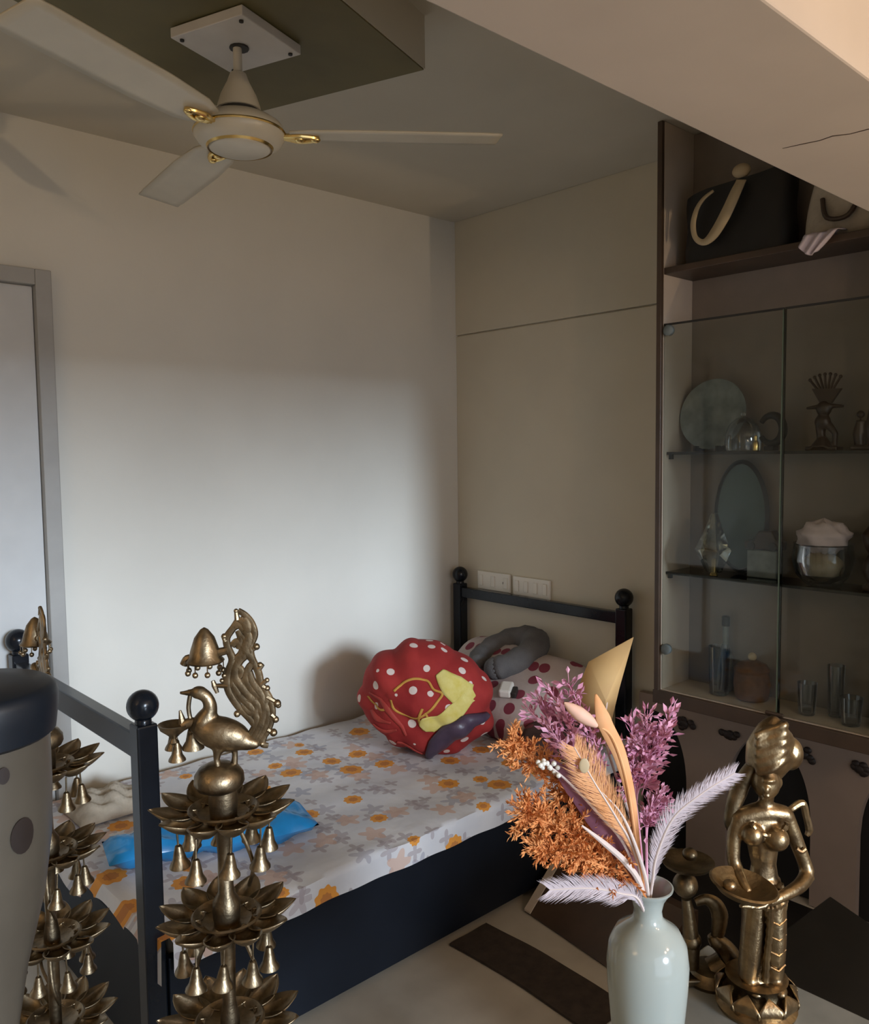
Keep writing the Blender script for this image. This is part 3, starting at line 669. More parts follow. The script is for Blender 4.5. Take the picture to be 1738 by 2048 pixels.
# bottom board
tu = thing('glass_tumbler', (2.565, 1.398, Z3), 0, 'tall clear glass tumbler on the cabinet floor, nearest the bed', 'tumbler')
MB().lathe([(0.028, 0.001), (0.031, 0.004), (0.036, 0.165), (0.034, 0.165), (0.029, 0.010), (0.01, 0.008)], seg=24).build('glass', m_glass2, tu)
bo = thing('dark_bottle', (2.628, 1.41, Z3), 0, 'slim dark bottle behind the tall glass tumbler', 'bottle')
MB().lathe([(0.024, 0.0), (0.026, 0.004), (0.026, 0.10), (0.018, 0.14), (0.010, 0.165), (0.010, 0.225), (0.012, 0.23), (0.012, 0.245), (0.008, 0.248)], seg=20).build('bottle_body', m_slate, bo)
MB().lathe([(0.0115, 0.222), (0.0135, 0.225), (0.0135, 0.255), (0.009, 0.258)], seg=16).build('bottle_cap', m_bag, bo)
bk = thing('lidded_basket', (2.59, 1.295, Z3), 0, 'brown woven basket with a pale knob beside the tall tumbler', 'basket')
MB().lathe([(0.045, 0.0), (0.052, 0.006), (0.058, 0.05), (0.054, 0.09), (0.050, 0.094)], seg=26).build('basket_body', m_wicker, bk)
MB().lathe([(0.055, 0.094), (0.056, 0.1), (0.045, 0.118), (0.02, 0.130), (0.008, 0.132)], seg=26).build('lid', m_wicker, bk); MB().ball((0, 0, 0.142), 0.014).build('knob', m_strap, bk)
for k, (yy, xx, hh, rr, lb) in enumerate(((1.10, 2.56, 0.10, 0.03, 'short clear drinking glass beside the cabinet door seam'), (1.03, 2.60, 0.16, 0.026, 'tall slender clear glass in the row on the cabinet floor'), (0.965, 2.55, 0.085, 0.033, 'squat clear glass cup farther along the cabinet floor'), (0.89, 2.58, 0.09, 0.034, 'clear glass cup at the far end of the cabinet floor'))):
    t = thing('drinking_glass', (xx, yy, Z3), 0, lb, 'glass', 'clear glasses on the cabinet floor')
    MB().lathe([(rr*0.75, 0.001), (rr*0.8, 0.004), (rr, hh), (rr-0.0025, hh), (rr*0.75, 0.010), (0.006, 0.008)], seg=20).build('cup', m_glass2, t)
    MB().lathe([(rr*0.3, 0.008), (rr*0.68, 0.010), (rr*0.70, 0.016), (rr*0.2, 0.017)], seg=16).build('thick_base', m_crystal, t)

# ------------------------------------------------------------------ arcade panel under the cabinet
arc = thing('arcade_panel', (0, 0, 0), 0, 'cream fretwork panel with tall dark arches below the glass cabinet', 'panel')
centres = (0.862, 1.317, 1.782); hwid = 0.153
def arch_z(y):
    for c in centres:
        if abs(y-c) < hwid:
            t = abs(y-c)/hwid; return 0.28+0.276*math.sqrt(max(0, 1-t*t))**1.0*(1-0.06*(1-t))
    return 0.004
ys = [0.60+i*0.005 for i in range(0, 251)]
for c in centres: ys += [c-hwid-1e-4, c-hwid+1e-4, c+hwid-1e-4, c+hwid+1e-4]
ys = sorted(y for y in ys if y <= 1.84)
vs_ = []; fs_ = []
for y in ys:
    z = arch_z(y)
    for x in (2.755, 2.785): vs_ += [(x, y, z), (x, y, 0.60)]
for i in range(len(ys)-1):
    a, c = 4*i, 4*i+4
    fs_ += [(a, c, c+1, a+1), (a+2, a+3, c+3, c+2), (a, a+2, c+2, c), (a+1, c+1, c+3, a+3)]
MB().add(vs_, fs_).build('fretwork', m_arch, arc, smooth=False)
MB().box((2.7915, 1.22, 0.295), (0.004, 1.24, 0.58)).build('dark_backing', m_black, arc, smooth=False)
for (yy, zz) in ((1.461, 0.520), (1.19, 0.520), (1.01, 0.52), (1.64, 0.52)):
    g = MB()
    for k in range(7):
        a = random.uniform(0, 2*PI); r_ = random.uniform(0.008, 0.032); g.ball((2.750, yy+r_*1.3*math.cos(a), zz+r_*0.7*math.sin(a)), (0.008, 0.014, 0.012), 8, 6)
    g.ball((2.750, yy, zz), (0.01, 0.02, 0.016), 10, 6)
    g.build('carved_rosette', m_spot, arc)

# dark chest in front of the arcade
chest = thing('dark_chest', (2.125, 0.842, 0), R(0), 'dark wooden chest on the floor between the statue and the arched panel', 'chest')
MB().add([(0, 0, 0.02), (-0.42, 0.02, 0.02), (-0.70, -0.50, 0.02), (-0.28, -0.56, 0.02), (0, 0, 0.385), (-0.42, 0.02, 0.385), (-0.70, -0.50, 0.385), (-0.28, -0.56, 0.385)], [(3, 2, 1, 0), (4, 5, 6, 7), (0, 1, 5, 4), (1, 2, 6, 5), (2, 3, 7, 6), (3, 0, 4, 7)]).build('chest_body', m_bag, chest, smooth=False, bevel=0.004)
MB().add([(x_, y_, z_) for z_ in (0.385, 0.402) for (x_, y_) in ((0.004, 0.004), (-0.424, 0.024), (-0.706, -0.505), (-0.276, -0.566))], [(3, 2, 1, 0), (4, 5, 6, 7), (0, 1, 5, 4), (1, 2, 6, 5), (2, 3, 7, 6), (3, 0, 4, 7)]).build('lid', m_bag, chest, smooth=False, bevel=0.004)
for (x_, y_) in ((-0.03, -0.03), (-0.40, -0.01), (-0.66, -0.48), (-0.28, -0.52)): MB().box((x_, y_, 0.01), (0.04, 0.04, 0.02)).build('foot', m_bag, chest, smooth=False)

mt = MB().box((2.41, 1.30, 0.002), (0.66, 0.84, 0.004)).build('floor_darkening_sheet', m_bag, smooth=False, bevel=0.001)  # black sheet added to turn this stretch of floor dark
tag(mt, 'black sheet added to darken the floor in front of the arched panel', 'mat')
# dark strip standing in for a cast shadow band; leaning board on the floor
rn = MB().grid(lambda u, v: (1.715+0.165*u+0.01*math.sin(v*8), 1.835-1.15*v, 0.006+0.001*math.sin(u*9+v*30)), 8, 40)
tag(rn.build('floor_shadow_strip', mk('shadow_strip_brown', (0.040, 0.027, 0.019), 0.9, var=0.3, scale=30, bump=0.3), solid=0.008, smooth=False), 'narrow dark brown strip standing in for a shadow on the marble floor beside the bed', 'shadow strip')
lb = thing('leaning_board', (2.03, 1.80, 0), 0, 'dark brown board with a cream edge lying low on the floor by the bed', 'board')
A_, B_, C_, D_ = Vector((0, 0, 0.006)), Vector((-0.07, -0.50, 0.006)), Vector((0.16, -0.52, 0.15)), Vector((0.20, 0.005, 0.15))
nn = (B_-A_).cross(D_-A_).normalized()*-0.018
MB().add([A_, B_, C_, D_, A_+nn, B_+nn, C_+nn, D_+nn], [(0, 1, 2, 3), (7, 6, 5, 4), (0, 4, 5, 1), (1, 5, 6, 2), (2, 6, 7, 3), (3, 7, 4, 0)]).build('board', m_brown, lb, smooth=False)
ev = (B_-A_).normalized()*0.03
for sg in (1,):
    q = nn*-0.25 if nn.z > 0 else nn*-0.25
    up_n = -nn.normalized()*0.003 if nn.z < 0 else nn.normalized()*0.021
    E_ = [A_+up_n, A_+ev+up_n, D_+ev+up_n, D_+up_n]; E2 = [p+Vector((0, 0, 0.006)) for p in E_]
    MB().add(E_+E2, [(0, 1, 2, 3), (7, 6, 5, 4), (0, 4, 5, 1), (1, 5, 6, 2), (2, 6, 7, 3), (3, 7, 4, 0)]).build('cream_edge', m_cream, lb, smooth=False)
MB().add([C_, D_, C_+Vector((0.02, 0, -0.146)), D_+Vector((0.02, 0, -0.146)), C_+Vector((0.05, 0, -0.01)), D_+Vector((0.05, 0, -0.01)), C_+Vector((0.05, 0, -0.146)), D_+Vector((0.05, 0, -0.146))], [(0, 1, 3, 2), (4, 6, 7, 5), (0, 4, 5, 1), (2, 3, 7, 6), (0, 2, 6, 4), (1, 5, 7, 3)]).build('support', m_brown, lb, smooth=False)

# ------------------------------------------------------------------ marble table
TZ = 0.69
tb = thing('side_table', (0, 0, 0), 0, 'marble-topped side table carrying the vase and brass figures', 'table')
TX0, TX1, TY0, TY1 = 0.62, 1.282, -0.10, 0.715
MB().box(((TX0+TX1)/2, (TY0+TY1)/2, TZ-0.0125), (TX1-TX0, TY1-TY0, 0.025)).build('marble_top', m_marble, tb, smooth=False, bevel=0.004)
MB().box(((TX0+TX1)/2, (TY0+TY1)/2, TZ-0.065), (TX1-TX0-0.08, TY1-TY0-0.08, 0.08)).build('apron', m_brown, tb, smooth=False, bevel=0.003)
for x in (TX0+0.06, TX1-0.06):
    for y in (TY0+0.06, TY1-0.06): MB().lathe([(0.016, 0), (0.018, 0.02), (0.014, 0.1), (0.022, 0.35), (0.018, 0.5), (0.025, 0.56), (0.025, TZ-0.025)], (x, y, 0), 14).build('leg', m_brown, tb)

# ------------------------------------------------------------------ celadon vase
vp = at_depth(1296, 1771, 1.0); VX, VY, VTOP = vp.x, vp.y, vp.z
va = thing('flower_vase', (VX, VY, TZ), 0, 'pale celadon porcelain vase holding dried flowers on the marble table', 'vase')
VH = VTOP-TZ
vprof = [(0.0305, 0.0), (0.033, 0.004), (0.0335, 0.02), (0.0375, 0.10), (0.043, 0.165), (0.0475, 0.215), (0.0488, 0.245), (0.046, 0.268), (0.038, 0.284), (0.024, 0.294), (0.0175, 0.302), (0.0165, 0.312), (0.0195, 0.324), (0.0255, 0.334), (0.0295, 0.3385), (0.0298, 0.3405), (0.0280, 0.341), (0.0235, 0.335), (0.0175, 0.325), (0.0145, 0.312), (0.0155, 0.300), (0.030, 0.286), (0.040, 0.25), (0.03, 0.1), (0.02, 0.02)]
k_ = VH/0.341
MB().lathe([(r_, z*k_) for r_, z in vprof], seg=48).build('vase_body', m_vase, va, angle=60)

# ------------------------------------------------------------------ dried bouquet: each stem a thing of its own
S1 = 1.0/fpx
def PX(px, py, dy=0.0): return Vector(((px-1296)*S1*(1+dy), dy, (1771-py)*S1*(1+dy)))
ROOT = Vector((0, 0, -0.045))
def stem_thing(name, label, cat='dried flower', group='dried stems in the vase'):
    return thing(name, (VX, VY, VTOP), FACE, label, cat, group)
def leafquad(mbd, p, d, L, W, nrm=None):
    d = d.normalized(); a = nrm if nrm else Vector((random.uniform(-1, 1), random.uniform(-1, 1), random.uniform(-1, 1)))
    s_ = d.cross(a)
    if s_.length < 1e-5: s_ = d.cross(Vector((0.3, 1, 0.2)))
    s_ = s_.normalized()*W/2; n_ = d.cross(s_).normalized()*W*0.18
    mbd.add([p, p+d*L*0.5+s_+n_, p+d*L, p+d*L*0.5-s_+n_], [(0, 1, 2, 3)])
def feather(t, path, wl, mat, seed, fuzzy=1.0, barb=0.5):
    rnd = random.Random(seed); pts = catmull(path, 14); L = len(pts)
    MB().tube(pts, lerp_list([0.0016, 0.0015, 0.001, 0.0006], L), 6).build('shaft', m_stem, t)
    ws_ = lerp_list(wl, L); v = MB()
    for i in range(1, L):
        if ws_[i] < 0.001: continue
        d = (pts[min(i+1, L-1)]-pts[i-1]).normalized()
        for rep in range(7):
            q = pts[i-1].lerp(pts[i], rep/7.0)
            for sg in (-1, 1):
                n_ = Vector((-d.z, 0, d.x))*sg
                dd = (n_+d*(0.85+barb*rnd.random())+Vector((0, rnd.uniform(-.15, .15), 0))).normalized()
                Lq = ws_[i]*rnd.uniform(0.85, 1.2)
                s_ = d*0.00055
                mid = q+dd*Lq*0.6; tip = q+dd*Lq+d*Lq*0.15*fuzzy
                v.add([q-s_, q+s_, mid+s_*0.9, mid-s_*0.9, tip], [(0, 1, 2, 3), (3, 2, 4)])
    o = v.build('vane', mat, t, smooth=False); o['kind'] = 'stuff'
def fluff(t, spine, spread, n, mat, seed, L=0.0085, W=0.0026, name='leaf_cluster'):
    rnd = random.Random(seed); st_ = MB(); lf = MB(); pts = catmull(spine, 8); N = len(pts)
    st_.tube(pts, lerp_list([0.0018, 0.0016, 0.0011, 0.0006], N), 6)
    for b_ in range(n):
        i = int(rnd.uniform(0.30, 0.99)*N); i = min(i, N-2); p = pts[i]; d = (pts[i+1]-pts[i]).normalized()
        ang = rnd.uniform(0, 2*PI); side = Vector((math.cos(ang), 0.5*math.sin(ang), math.sin(ang)))
        bd = (d*rnd.uniform(0.5, 1.0)+side*0.75).normalized()
        bl_ = spread*rnd.uniform(0.4, 1.0)*(1.15-0.6*i/N)
        q2 = p+bd*bl_*0.5; q3 = q2+(bd+Vector((0, 0, -0.25))).normalized()*bl_*0.5
        st_.tube([p, q2, q3], [0.0008, 0.0006, 0.0004], 4)
        m_ = int(8+bl_/0.0013)
        for k in range(m_):
            f_ = k/m_; q = p.lerp(q2, f_*2) if f_ < 0.5 else q2.lerp(q3, f_*2-1)
            leafquad(lf, q, bd+Vector((rnd.uniform(-1, 1), rnd.uniform(-.8, .8), rnd.uniform(-1, 1)))*0.9, L*rnd.uniform(0.6, 1.2), W*rnd.uniform(0.7, 1.2))
    st_.build('stem', mat, t); o = lf.build(name, mat, t, smooth=False); o['kind'] = 'stuff'

t = stem_thing('orange_fern', 'fluffy orange dried fern, lowest and widest spray on the left of the vase')
fluff(t, [ROOT, PX(1255, 1745), PX(1190, 1690, .0), PX(1110, 1640, -.01), PX(1045, 1610, -.01)], 0.056, 120, m_orange, 1)
t = stem_thing('orange_fern', 'fluffy orange dried fern, upper spray arching left above the lowest one')
fluff(t, [ROOT, PX(1262, 1735, .01), PX(1190, 1640, .02), PX(1110, 1560, .02), PX(1030, 1490, .02)], 0.050, 105, m_orange, 2)
t = stem_thing('orange_fern', 'drooping orange dried fern reaching out in front of the lowest spray')
fluff(t, [ROOT, PX(1250, 1752, -.01), PX(1180, 1705, -.02), PX(1110, 1675, -.03), PX(1060, 1660, -.03)], 0.042, 85, m_orange, 3)
def twig(t, base, tips, mat, seed, L=0.013, W=0.006):
    rnd = random.Random(seed); s_ = MB(); lf = MB()
    for tp in tips:
        pts = catmull([base[0], base[1], base[1].lerp(tp, 0.55)+Vector((rnd.uniform(-.008, .008), rnd.uniform(-.008, .008), 0)), tp], 8); N = len(pts)
        s_.tube(pts, lerp_list([0.0017, 0.0012, 0.0008], N), 6)
        for i in range(N//2, N):
            for r_ in range(5):
                d = (pts[i]-pts[i-1]).normalized()+Vector((rnd.uniform(-1, 1), rnd.uniform(-1, 1), rnd.uniform(-1, 1)))*1.1
                d.normalize(); q = pts[i]; q2 = q+d*rnd.uniform(0.004, 0.014)
                s_.tube([q, q2], [0.0006, 0.0004], 4); leafquad(lf, q2, d, L*rnd.uniform(0.6, 1.2), W*rnd.uniform(0.7, 1.2))
    s_.build('stem', mat, t); o = lf.build('buds', mat, t, smooth=False); o['kind'] = 'stuff'
t = stem_thing('pink_sprig', 'pink budded sprig rising left of the orange blade leaf')
twig(t, [ROOT, PX(1240, 1640, .03)], [PX(1075, 1440, .03), PX(1115, 1400, .03), PX(1150, 1385, .03), PX(1165, 1430, .04), PX(1110, 1465, .02), PX(1095, 1425, .04), PX(1140, 1450, .03)], m_pink, 5)
t = stem_thing('pink_sprig', 'pink budded sprig spreading to the right in front of the dark arch')
twig(t, [ROOT, PX(1280, 1620, .02)], [PX(1345, 1440, .02), PX(1300, 1445, .02), PX(1270, 1460, .02), PX(1325, 1490, .03), PX(1290, 1500, .02), PX(1255, 1510, .03), PX(1270, 1560, .02), PX(1300, 1540, .02), PX(1330, 1470, .01)], m_pink, 6)
t = stem_thing('pink_sprig', 'short pink sprig low behind the right-hand feather')
twig(t, [ROOT, PX(1305, 1700, .03)], [PX(1335, 1620, .04), PX(1320, 1640, .04), PX(1345, 1640, .04)], m_pink, 8, 0.010, 0.005)
# orange blade leaf
t = stem_thing('orange_blade_leaf', 'long orange blade-shaped dried leaf standing tallest in the bouquet')
def blade_leaf(t, path, widths, mat, fold=0.25, name='blade'):
    pts = catmull(path, 10); N = len(pts); ws_ = lerp_list(widths, N); v = []; f = []
    for i, p in enumerate(pts):
        d = (pts[min(i+1, N-1)]-pts[max(i-1, 0)]).normalized(); n_ = Vector((-d.z, 0, d.x))
        v += [p+n_*ws_[i]+Vector((0, -ws_[i]*fold, 0)), p, p-n_*ws_[i]+Vector((0, -ws_[i]*fold, 0))]
    for i in range(N-1): f += [(3*i, 3*i+1, 3*i+4, 3*i+3), (3*i+1, 3*i+2, 3*i+5, 3*i+4)]
    return MB().add(v, f).build(name, mat, t, solid=0.0012, angle=60)
blade_leaf(t, [ROOT, PX(1272, 1700, -.01), PX(1258, 1590, -.01), PX(1232, 1490, -.015), PX(1200, 1420, -.02), PX(1182, 1362, -.02)], [0.0015, 0.003, 0.0045, 0.0065, 0.0085, 0.0085, 0.001], m_orange2)
t = stem_thing('peach_bud_stem', 'peach dried bud leaning left from the tall orange blade leaf')
MB().tube(catmull([ROOT, PX(1268, 1680, -.012), PX(1245, 1540, -.014), PX(1215, 1450, -.02), PX(1185, 1425, -.02), PX(1165, 1412, -.02)], 6), 0.0016, 6).build('stem', m_orange2, t)
pb = catmull([PX(1185, 1425, -.02), PX(1160, 1408, -.02), PX(1138, 1392, -.02), PX(1120, 1378, -.02)], 5); MB().tube(pb, lerp_list([0.003, 0.0075, 0.0085, 0.006, 0.001], len(pb)), 10).build('bud', m_peach, t)
t = stem_thing('orange_feather', 'orange plume with a pale eye in the middle of the bouquet')
feather(t, [ROOT, PX(1262, 1690, -.015), PX(1222, 1610, -.02), PX(1180, 1540, -.02), PX(1140, 1468, -.02)], [0.0, 0.0, 0.012, 0.026, 0.034, 0.030, 0.016], m_orange2, 11, barb=0.8)
MB().ball(PX(1157, 1500, -.026), (0.006, 0.001, 0.009)).build('eye_spot', m_strap, t)
t = stem_thing('mauve_leaf', 'long dark mauve dried leaf slanting left behind the orange plume')
blade_leaf(t, [ROOT, PX(1262, 1735, .005), PX(1215, 1650, .0), PX(1160, 1575, .0), PX(1100, 1510, .0)], [0.001, 0.008, 0.016, 0.017, 0.013, 0.002], m_purple)
t = stem_thing('white_bud_stem', 'thin stem of white buds slanting left over the mauve leaf')
sp_ = catmull([ROOT, PX(1250, 1690, -.01), PX(1190, 1610, -.01), PX(1125, 1540, -.01), PX(1080, 1505, -.01)], 8); MB().tube(sp_, lerp_list([0.0015, 0.0018, 0.001], len(sp_)), 6).build('stem', m_stem, t)
g = MB()
for k in range(14): q = sp_[-1-(k//2)]+Vector((random.uniform(-.006, .006), random.uniform(-.006, .006), random.uniform(-.005, .005))); g.ball(q, 0.0032, 8, 6)
g.build('buds', m_white, t)
t = stem_thing('pale_stem', 'bare pale curved stem leaning left over the vase rim')
MB().tube(catmull([ROOT, PX(1272, 1752, -.02), PX(1240, 1700, -.025), PX(1195, 1655, -.03), PX(1150, 1618, -.03)], 8), lerp_list([0.0028, 0.0036, 0.004, 0.0034, 0.001], 33), 8).build('stem', m_stem, t)
t = stem_thing('pale_stem', 'second bare pale stem, thinner, rising steeply from the rim')
MB().tube(catmull([ROOT, PX(1285, 1750, -.02), PX(1258, 1660, -.02), PX(1230, 1600, -.02), PX(1195, 1560, -.02)], 8), lerp_list([0.0018, 0.0024, 0.0016, 0.0005], 33), 8).build('stem', m_stem, t)
t = stem_thing('white_feather', 'white feather reaching up to the right of the bouquet')
feather(t, [ROOT, PX(1296, 1745, -.02), PX(1300, 1680, -.03), PX(1330, 1600, -.035), PX(1385, 1545, -.04), PX(1448, 1505, -.04)], [0.0, 0.0, 0.010, 0.018, 0.022, 0.018, 0.018, 0.012], m_feather, 21)
t = stem_thing('white_feather', 'white feather lying out to the left over the vase rim')
feather(t, [ROOT, PX(1262, 1770, -.03), PX(1230, 1755, -.035), PX(1165, 1738, -.04), PX(1080, 1735, -.045)], [0.0, 0.004, 0.018, 0.022, 0.022, 0.022, 0.016], m_feather, 22)
t = stem_thing('palm_spear', 'tan folded palm leaf standing at the back right of the bouquet')
v = []; f = []
PL = [(1190, 1500), (1178, 1475), (1212, 1388), (1300, 1340), (1272, 1440), (1245, 1560)]
q = [PX(a, c, .09) for a, c in PL]; ctr = PX(1240, 1455, .075)
vsl = q+[ctr]; MB().add(vsl, [(i, (i+1) % 6, 6) for i in range(6)]).build('leaf', m_tan, t, solid=0.002, angle=10)
MB().tube(catmull([ROOT, PX(1285, 1700, .03), PX(1240, 1540, .07), PX(1243, 1460, .078)], 6), 0.0018, 6).build('stem', m_stem, t)

# ------------------------------------------------------------------ brass statue of a woman with a bowl
SD = 1.365; sp0 = at_z(1512, 2012, TZ)
stt = thing('brass_statue', (sp0.x, sp0.y, TZ), FACE, 'brass statue of a standing woman holding out a shallow bowl on the marble table', 'statue')
s = SD/fpx
def SP(px, py, dy=0.0): return Vector(((px-1512)*s, dy, (2012-py)*s*1.04))
b = MB()
def chain(pts, rad, flat=1.0, seg=12): b.tube(catmull(pts, 5), lerp_list(rad, (len(pts)-1)*5+1), seg, flat=flat)
chain([SP(1512, 1955), SP(1515, 1880), SP(1520, 1810), SP(1522, 1770)], [0.030, 0.027, 0.031, 0.026], 0.8)      # skirt core
chain([SP(1490, 1950, -.012), SP(1496, 1880, -.012), SP(1505, 1810, -.008)], [0.014, 0.017, 0.020])             # leg drapes
chain([SP(1538, 1952, -.010), SP(1538, 1880, -.012), SP(1535, 1810, -.008)], [0.015, 0.018, 0.021])
chain([SP(1522, 1775), SP(1522, 1745), SP(1520, 1710), SP(1520, 1675)], [0.024, 0.019, 0.024, 0.029], 0.75)     # torso
b.ball(SP(1535, 1688, -.020), 0.0185); b.ball(SP(1492, 1682, -.018), 0.0165)                                         # bust
chain([SP(1475, 1660), SP(1520, 1650), SP(1562, 1655)], [0.013, 0.017, 0.013])                                    # shoulders
chain([SP(1520, 1650), SP(1524, 1630), SP(1525, 1615)], [0.013, 0.011, 0.012])                                    # neck
b.ball(SP(1522, 1592, -.004), (0.021, 0.022, 0.027))                                                                 # head
b.ball(SP(1512, 1597, -.025), (0.0045, 0.006, 0.006)); b.ball(SP(1548, 1596, 0), (0.005, 0.006, 0.010)); b.ball(SP(1500, 1596, 0), (0.004, 0.006, 0.009))
chain([SP(1562, 1656), SP(1580, 1700), SP(1596, 1740), SP(1602, 1762, -.004)], [0.012, 0.0115, 0.0105, 0.0115])   # near arm
chain([SP(1602, 1764, -.004), SP(1575, 1772, -.025), SP(1535, 1776, -.045), SP(1505, 1780, -.055)], [0.0115, 0.0105, 0.0085, 0.0075])
chain([SP(1474, 1660), SP(1464, 1695, -.004), SP(1462, 1730, -.008), SP(1466, 1745, -.012)], [0.012, 0.011, 0.010, 0.010])
chain([SP(1466, 1745, -.012), SP(1468, 1758, -.035), SP(1472, 1768, -.050)], [0.010, 0.008, 0.007])
for k, dx in enumerate((0, -9, -17, -24)): chain([SP(1506+dx*0.2, 1780+k, -.055), SP(1492+dx, 1786-k*0.5, -.060), SP(1478+dx*1.1, 1785-k, -.062)], [0.004, 0.0036, 0.003], seg=8)
chain([SP(1508, 1774, -.055), SP(1498, 1765, -.058), SP(1486, 1764, -.060)], [0.004, 0.0038, 0.003], seg=8)
chain([SP(1478, 1772, -.05), SP(1462, 1782, -.058), SP(1450, 1784, -.06)], [0.005, 0.0042, 0.003], seg=8)
b.ball(SP(1476, 1661), 0.0135); b.ball(SP(1560, 1657), 0.0135); b.ball(SP(1520, 1668, .002), (0.034, 0.020, 0.018))
b.ball(SP(1518, 1581, -.024), (0.011, 0.005, 0.003)); b.ball(SP(1514, 1608, -.024), (0.007, 0.005, 0.0025)); b.ball(SP(1514, 1617, -.019), (0.007, 0.006, 0.004))
for (fx) in (1496, 1540): b.ball(SP(fx, 1962, -.02), (0.014, 0.024, 0.011))
b.build('body', m_brass2, stt, remesh=0.0028)
h_ = MB()
h_.tube(catmull([SP(1525, 1592, .012), SP(1535, 1560, .01), SP(1548, 1530, .01), SP(1560, 1540, .012)], 5), lerp_list([0.020, 0.031, 0.034, 0.012], 16), 14)
h_.tube(catmull([SP(1520, 1570, .004), SP(1526, 1535, .005), SP(1535, 1500, .006), SP(1542, 1478, .006)], 5), lerp_list([0.026, 0.030, 0.020, 0.004], 16), 14)
for k in range(5): h_.tube(catmull([SP(1500-k, 1572-k*16, -.012), SP(1520, 1562-k*16, -.024+k*.003), SP(1545, 1545-k*15, -.020), SP(1568-k*4, 1548-k*14, .0)], 5), 0.0065, 8)
h_.ball(SP(1572, 1548, .01), (0.020, 0.02, 0.026))
h_.build('wrapped_hair', m_brass2, stt, remesh=0.003)
bw_ = MB().lathe([(0.006, -0.012), (0.020, -0.010), (0.036, -0.002), (0.046, 0.009), (0.049, 0.010), (0.046, 0.012), (0.034, 0.003), (0.018, -0.005), (0.004, -0.007)], SP(1455, 1755, -.062), 32, Matrix.Rotation(R(9), 4, 'Y') @ Matrix.Rotation(R(2), 4, 'X'))
bw_.build('bowl', m_brass2, stt)
bw2 = MB().ball(SP(1432, 1745, -.062), (0.010, 0.010, 0.008), 12, 8).build('bowl_lamp', m_brass2, stt)
sc_ = MB(); sc_.tube(catmull([SP(1556, 1650, -.006), SP(1575, 1648, .006), SP(1597, 1640, .01), SP(1606, 1665, .012), SP(1612, 1690, .012), SP(1606, 1700, .01)], 5), lerp_list([0.006, 0.005, 0.006, 0.0055, 0.006, 0.003], 26), 8)
sc_.tube(catmull([SP(1556, 1790, .01), SP(1564, 1825, .01), SP(1556, 1870, .008), SP(1558, 1920, .006), SP(1552, 1958, .004)], 5), lerp_list([0.007, 0.008, 0.006, 0.007, 0.005], 21), 8)
for k in range(7): sc_.ball(SP(1566-k*1.2, 1820+k*22, .009), 0.0055, 8, 6)
sc_.build('scarf', m_brass2, stt)
nl = MB()
nl.tube([SP(1520+34*math.cos(R(195+150*k/16)), 1650-30*math.sin(R(195+150*k/16)), -.021+0.004*math.sin(R(195+150*k/16))) for k in range(17)], [0.0034 if k % 2 else 0.005 for k in range(17)], 8)
nl.build('necklace', m_brass2, stt)
nl = MB().tube(catmull([SP(1486, 1792, -.014), SP(1500, 1798, -.030), SP(1518, 1803, -.036), SP(1540, 1797, -.032), SP(1556, 1790, -.016)], 6), [0.0058 if k % 2 else 0.0075 for k in range(25)], 8).build('waist_band', m_brass2, stt)
MB().tube(catmull([SP(1518, 1805, -.036), SP(1520, 1850, -.030), SP(1518, 1900, -.026), SP(1516, 1945, -.026)], 6), [0.0045 if k % 2 else 0.006 for k in range(19)], 8).build('front_sash', m_brass2, stt)
for k in range(4): MB().tube([SP(1525, 1835+k*28, -.026), SP(1538, 1840+k*28, -.030), SP(1554, 1834+k*28, -.022)], 0.0018, 6).build('skirt_pleat', m_brass2, stt)
MB().tube(catmull([SP(1592, 1712, -.012), SP(1584, 1716, -.014), SP(1576, 1712, -.012)], 5), 0.0035, 8).build('arm_ring', m_brass2, stt)
MB().tube(catmull([SP(1503, 1560, .004), SP(1490, 1590, .010), SP(1478, 1620, .012), SP(1468, 1645, .010), SP(1462, 1672, .006), SP(1470, 1700, .004)], 5), lerp_list([0.008, 0.012, 0.013, 0.012, 0.010, 0.005], 26), 10).build('hair_fall', m_brass3, stt)
MB().lathe([(0.058, 0.0), (0.060, 0.006), (0.054, 0.010), (0.048, 0.016), (0.050, 0.022), (0.044, 0.030), (0.042, 0.042), (0.046, 0.050), (0.04, 0.052)], seg=36).build('pedestal', m_brass2, stt)
pt = MB().grid(lambda u, v: (0.022*(u-.5)*2*math.sin(PI*min(1, .15+.85*v)), -0.012*math.sin(PI*v), -0.004+0.036*v), 6, 8)
for k in range(10):
    a = 2*PI*k/10; o = pt.build('lotus_petal', m_brass2, stt, solid=0.002, angle=180) if k == 0 else link_copy(o, stt)
    o.location = (0.047*math.sin(a), -0.047*math.cos(a), 0.012); o.rotation_euler = (0, 0, a)

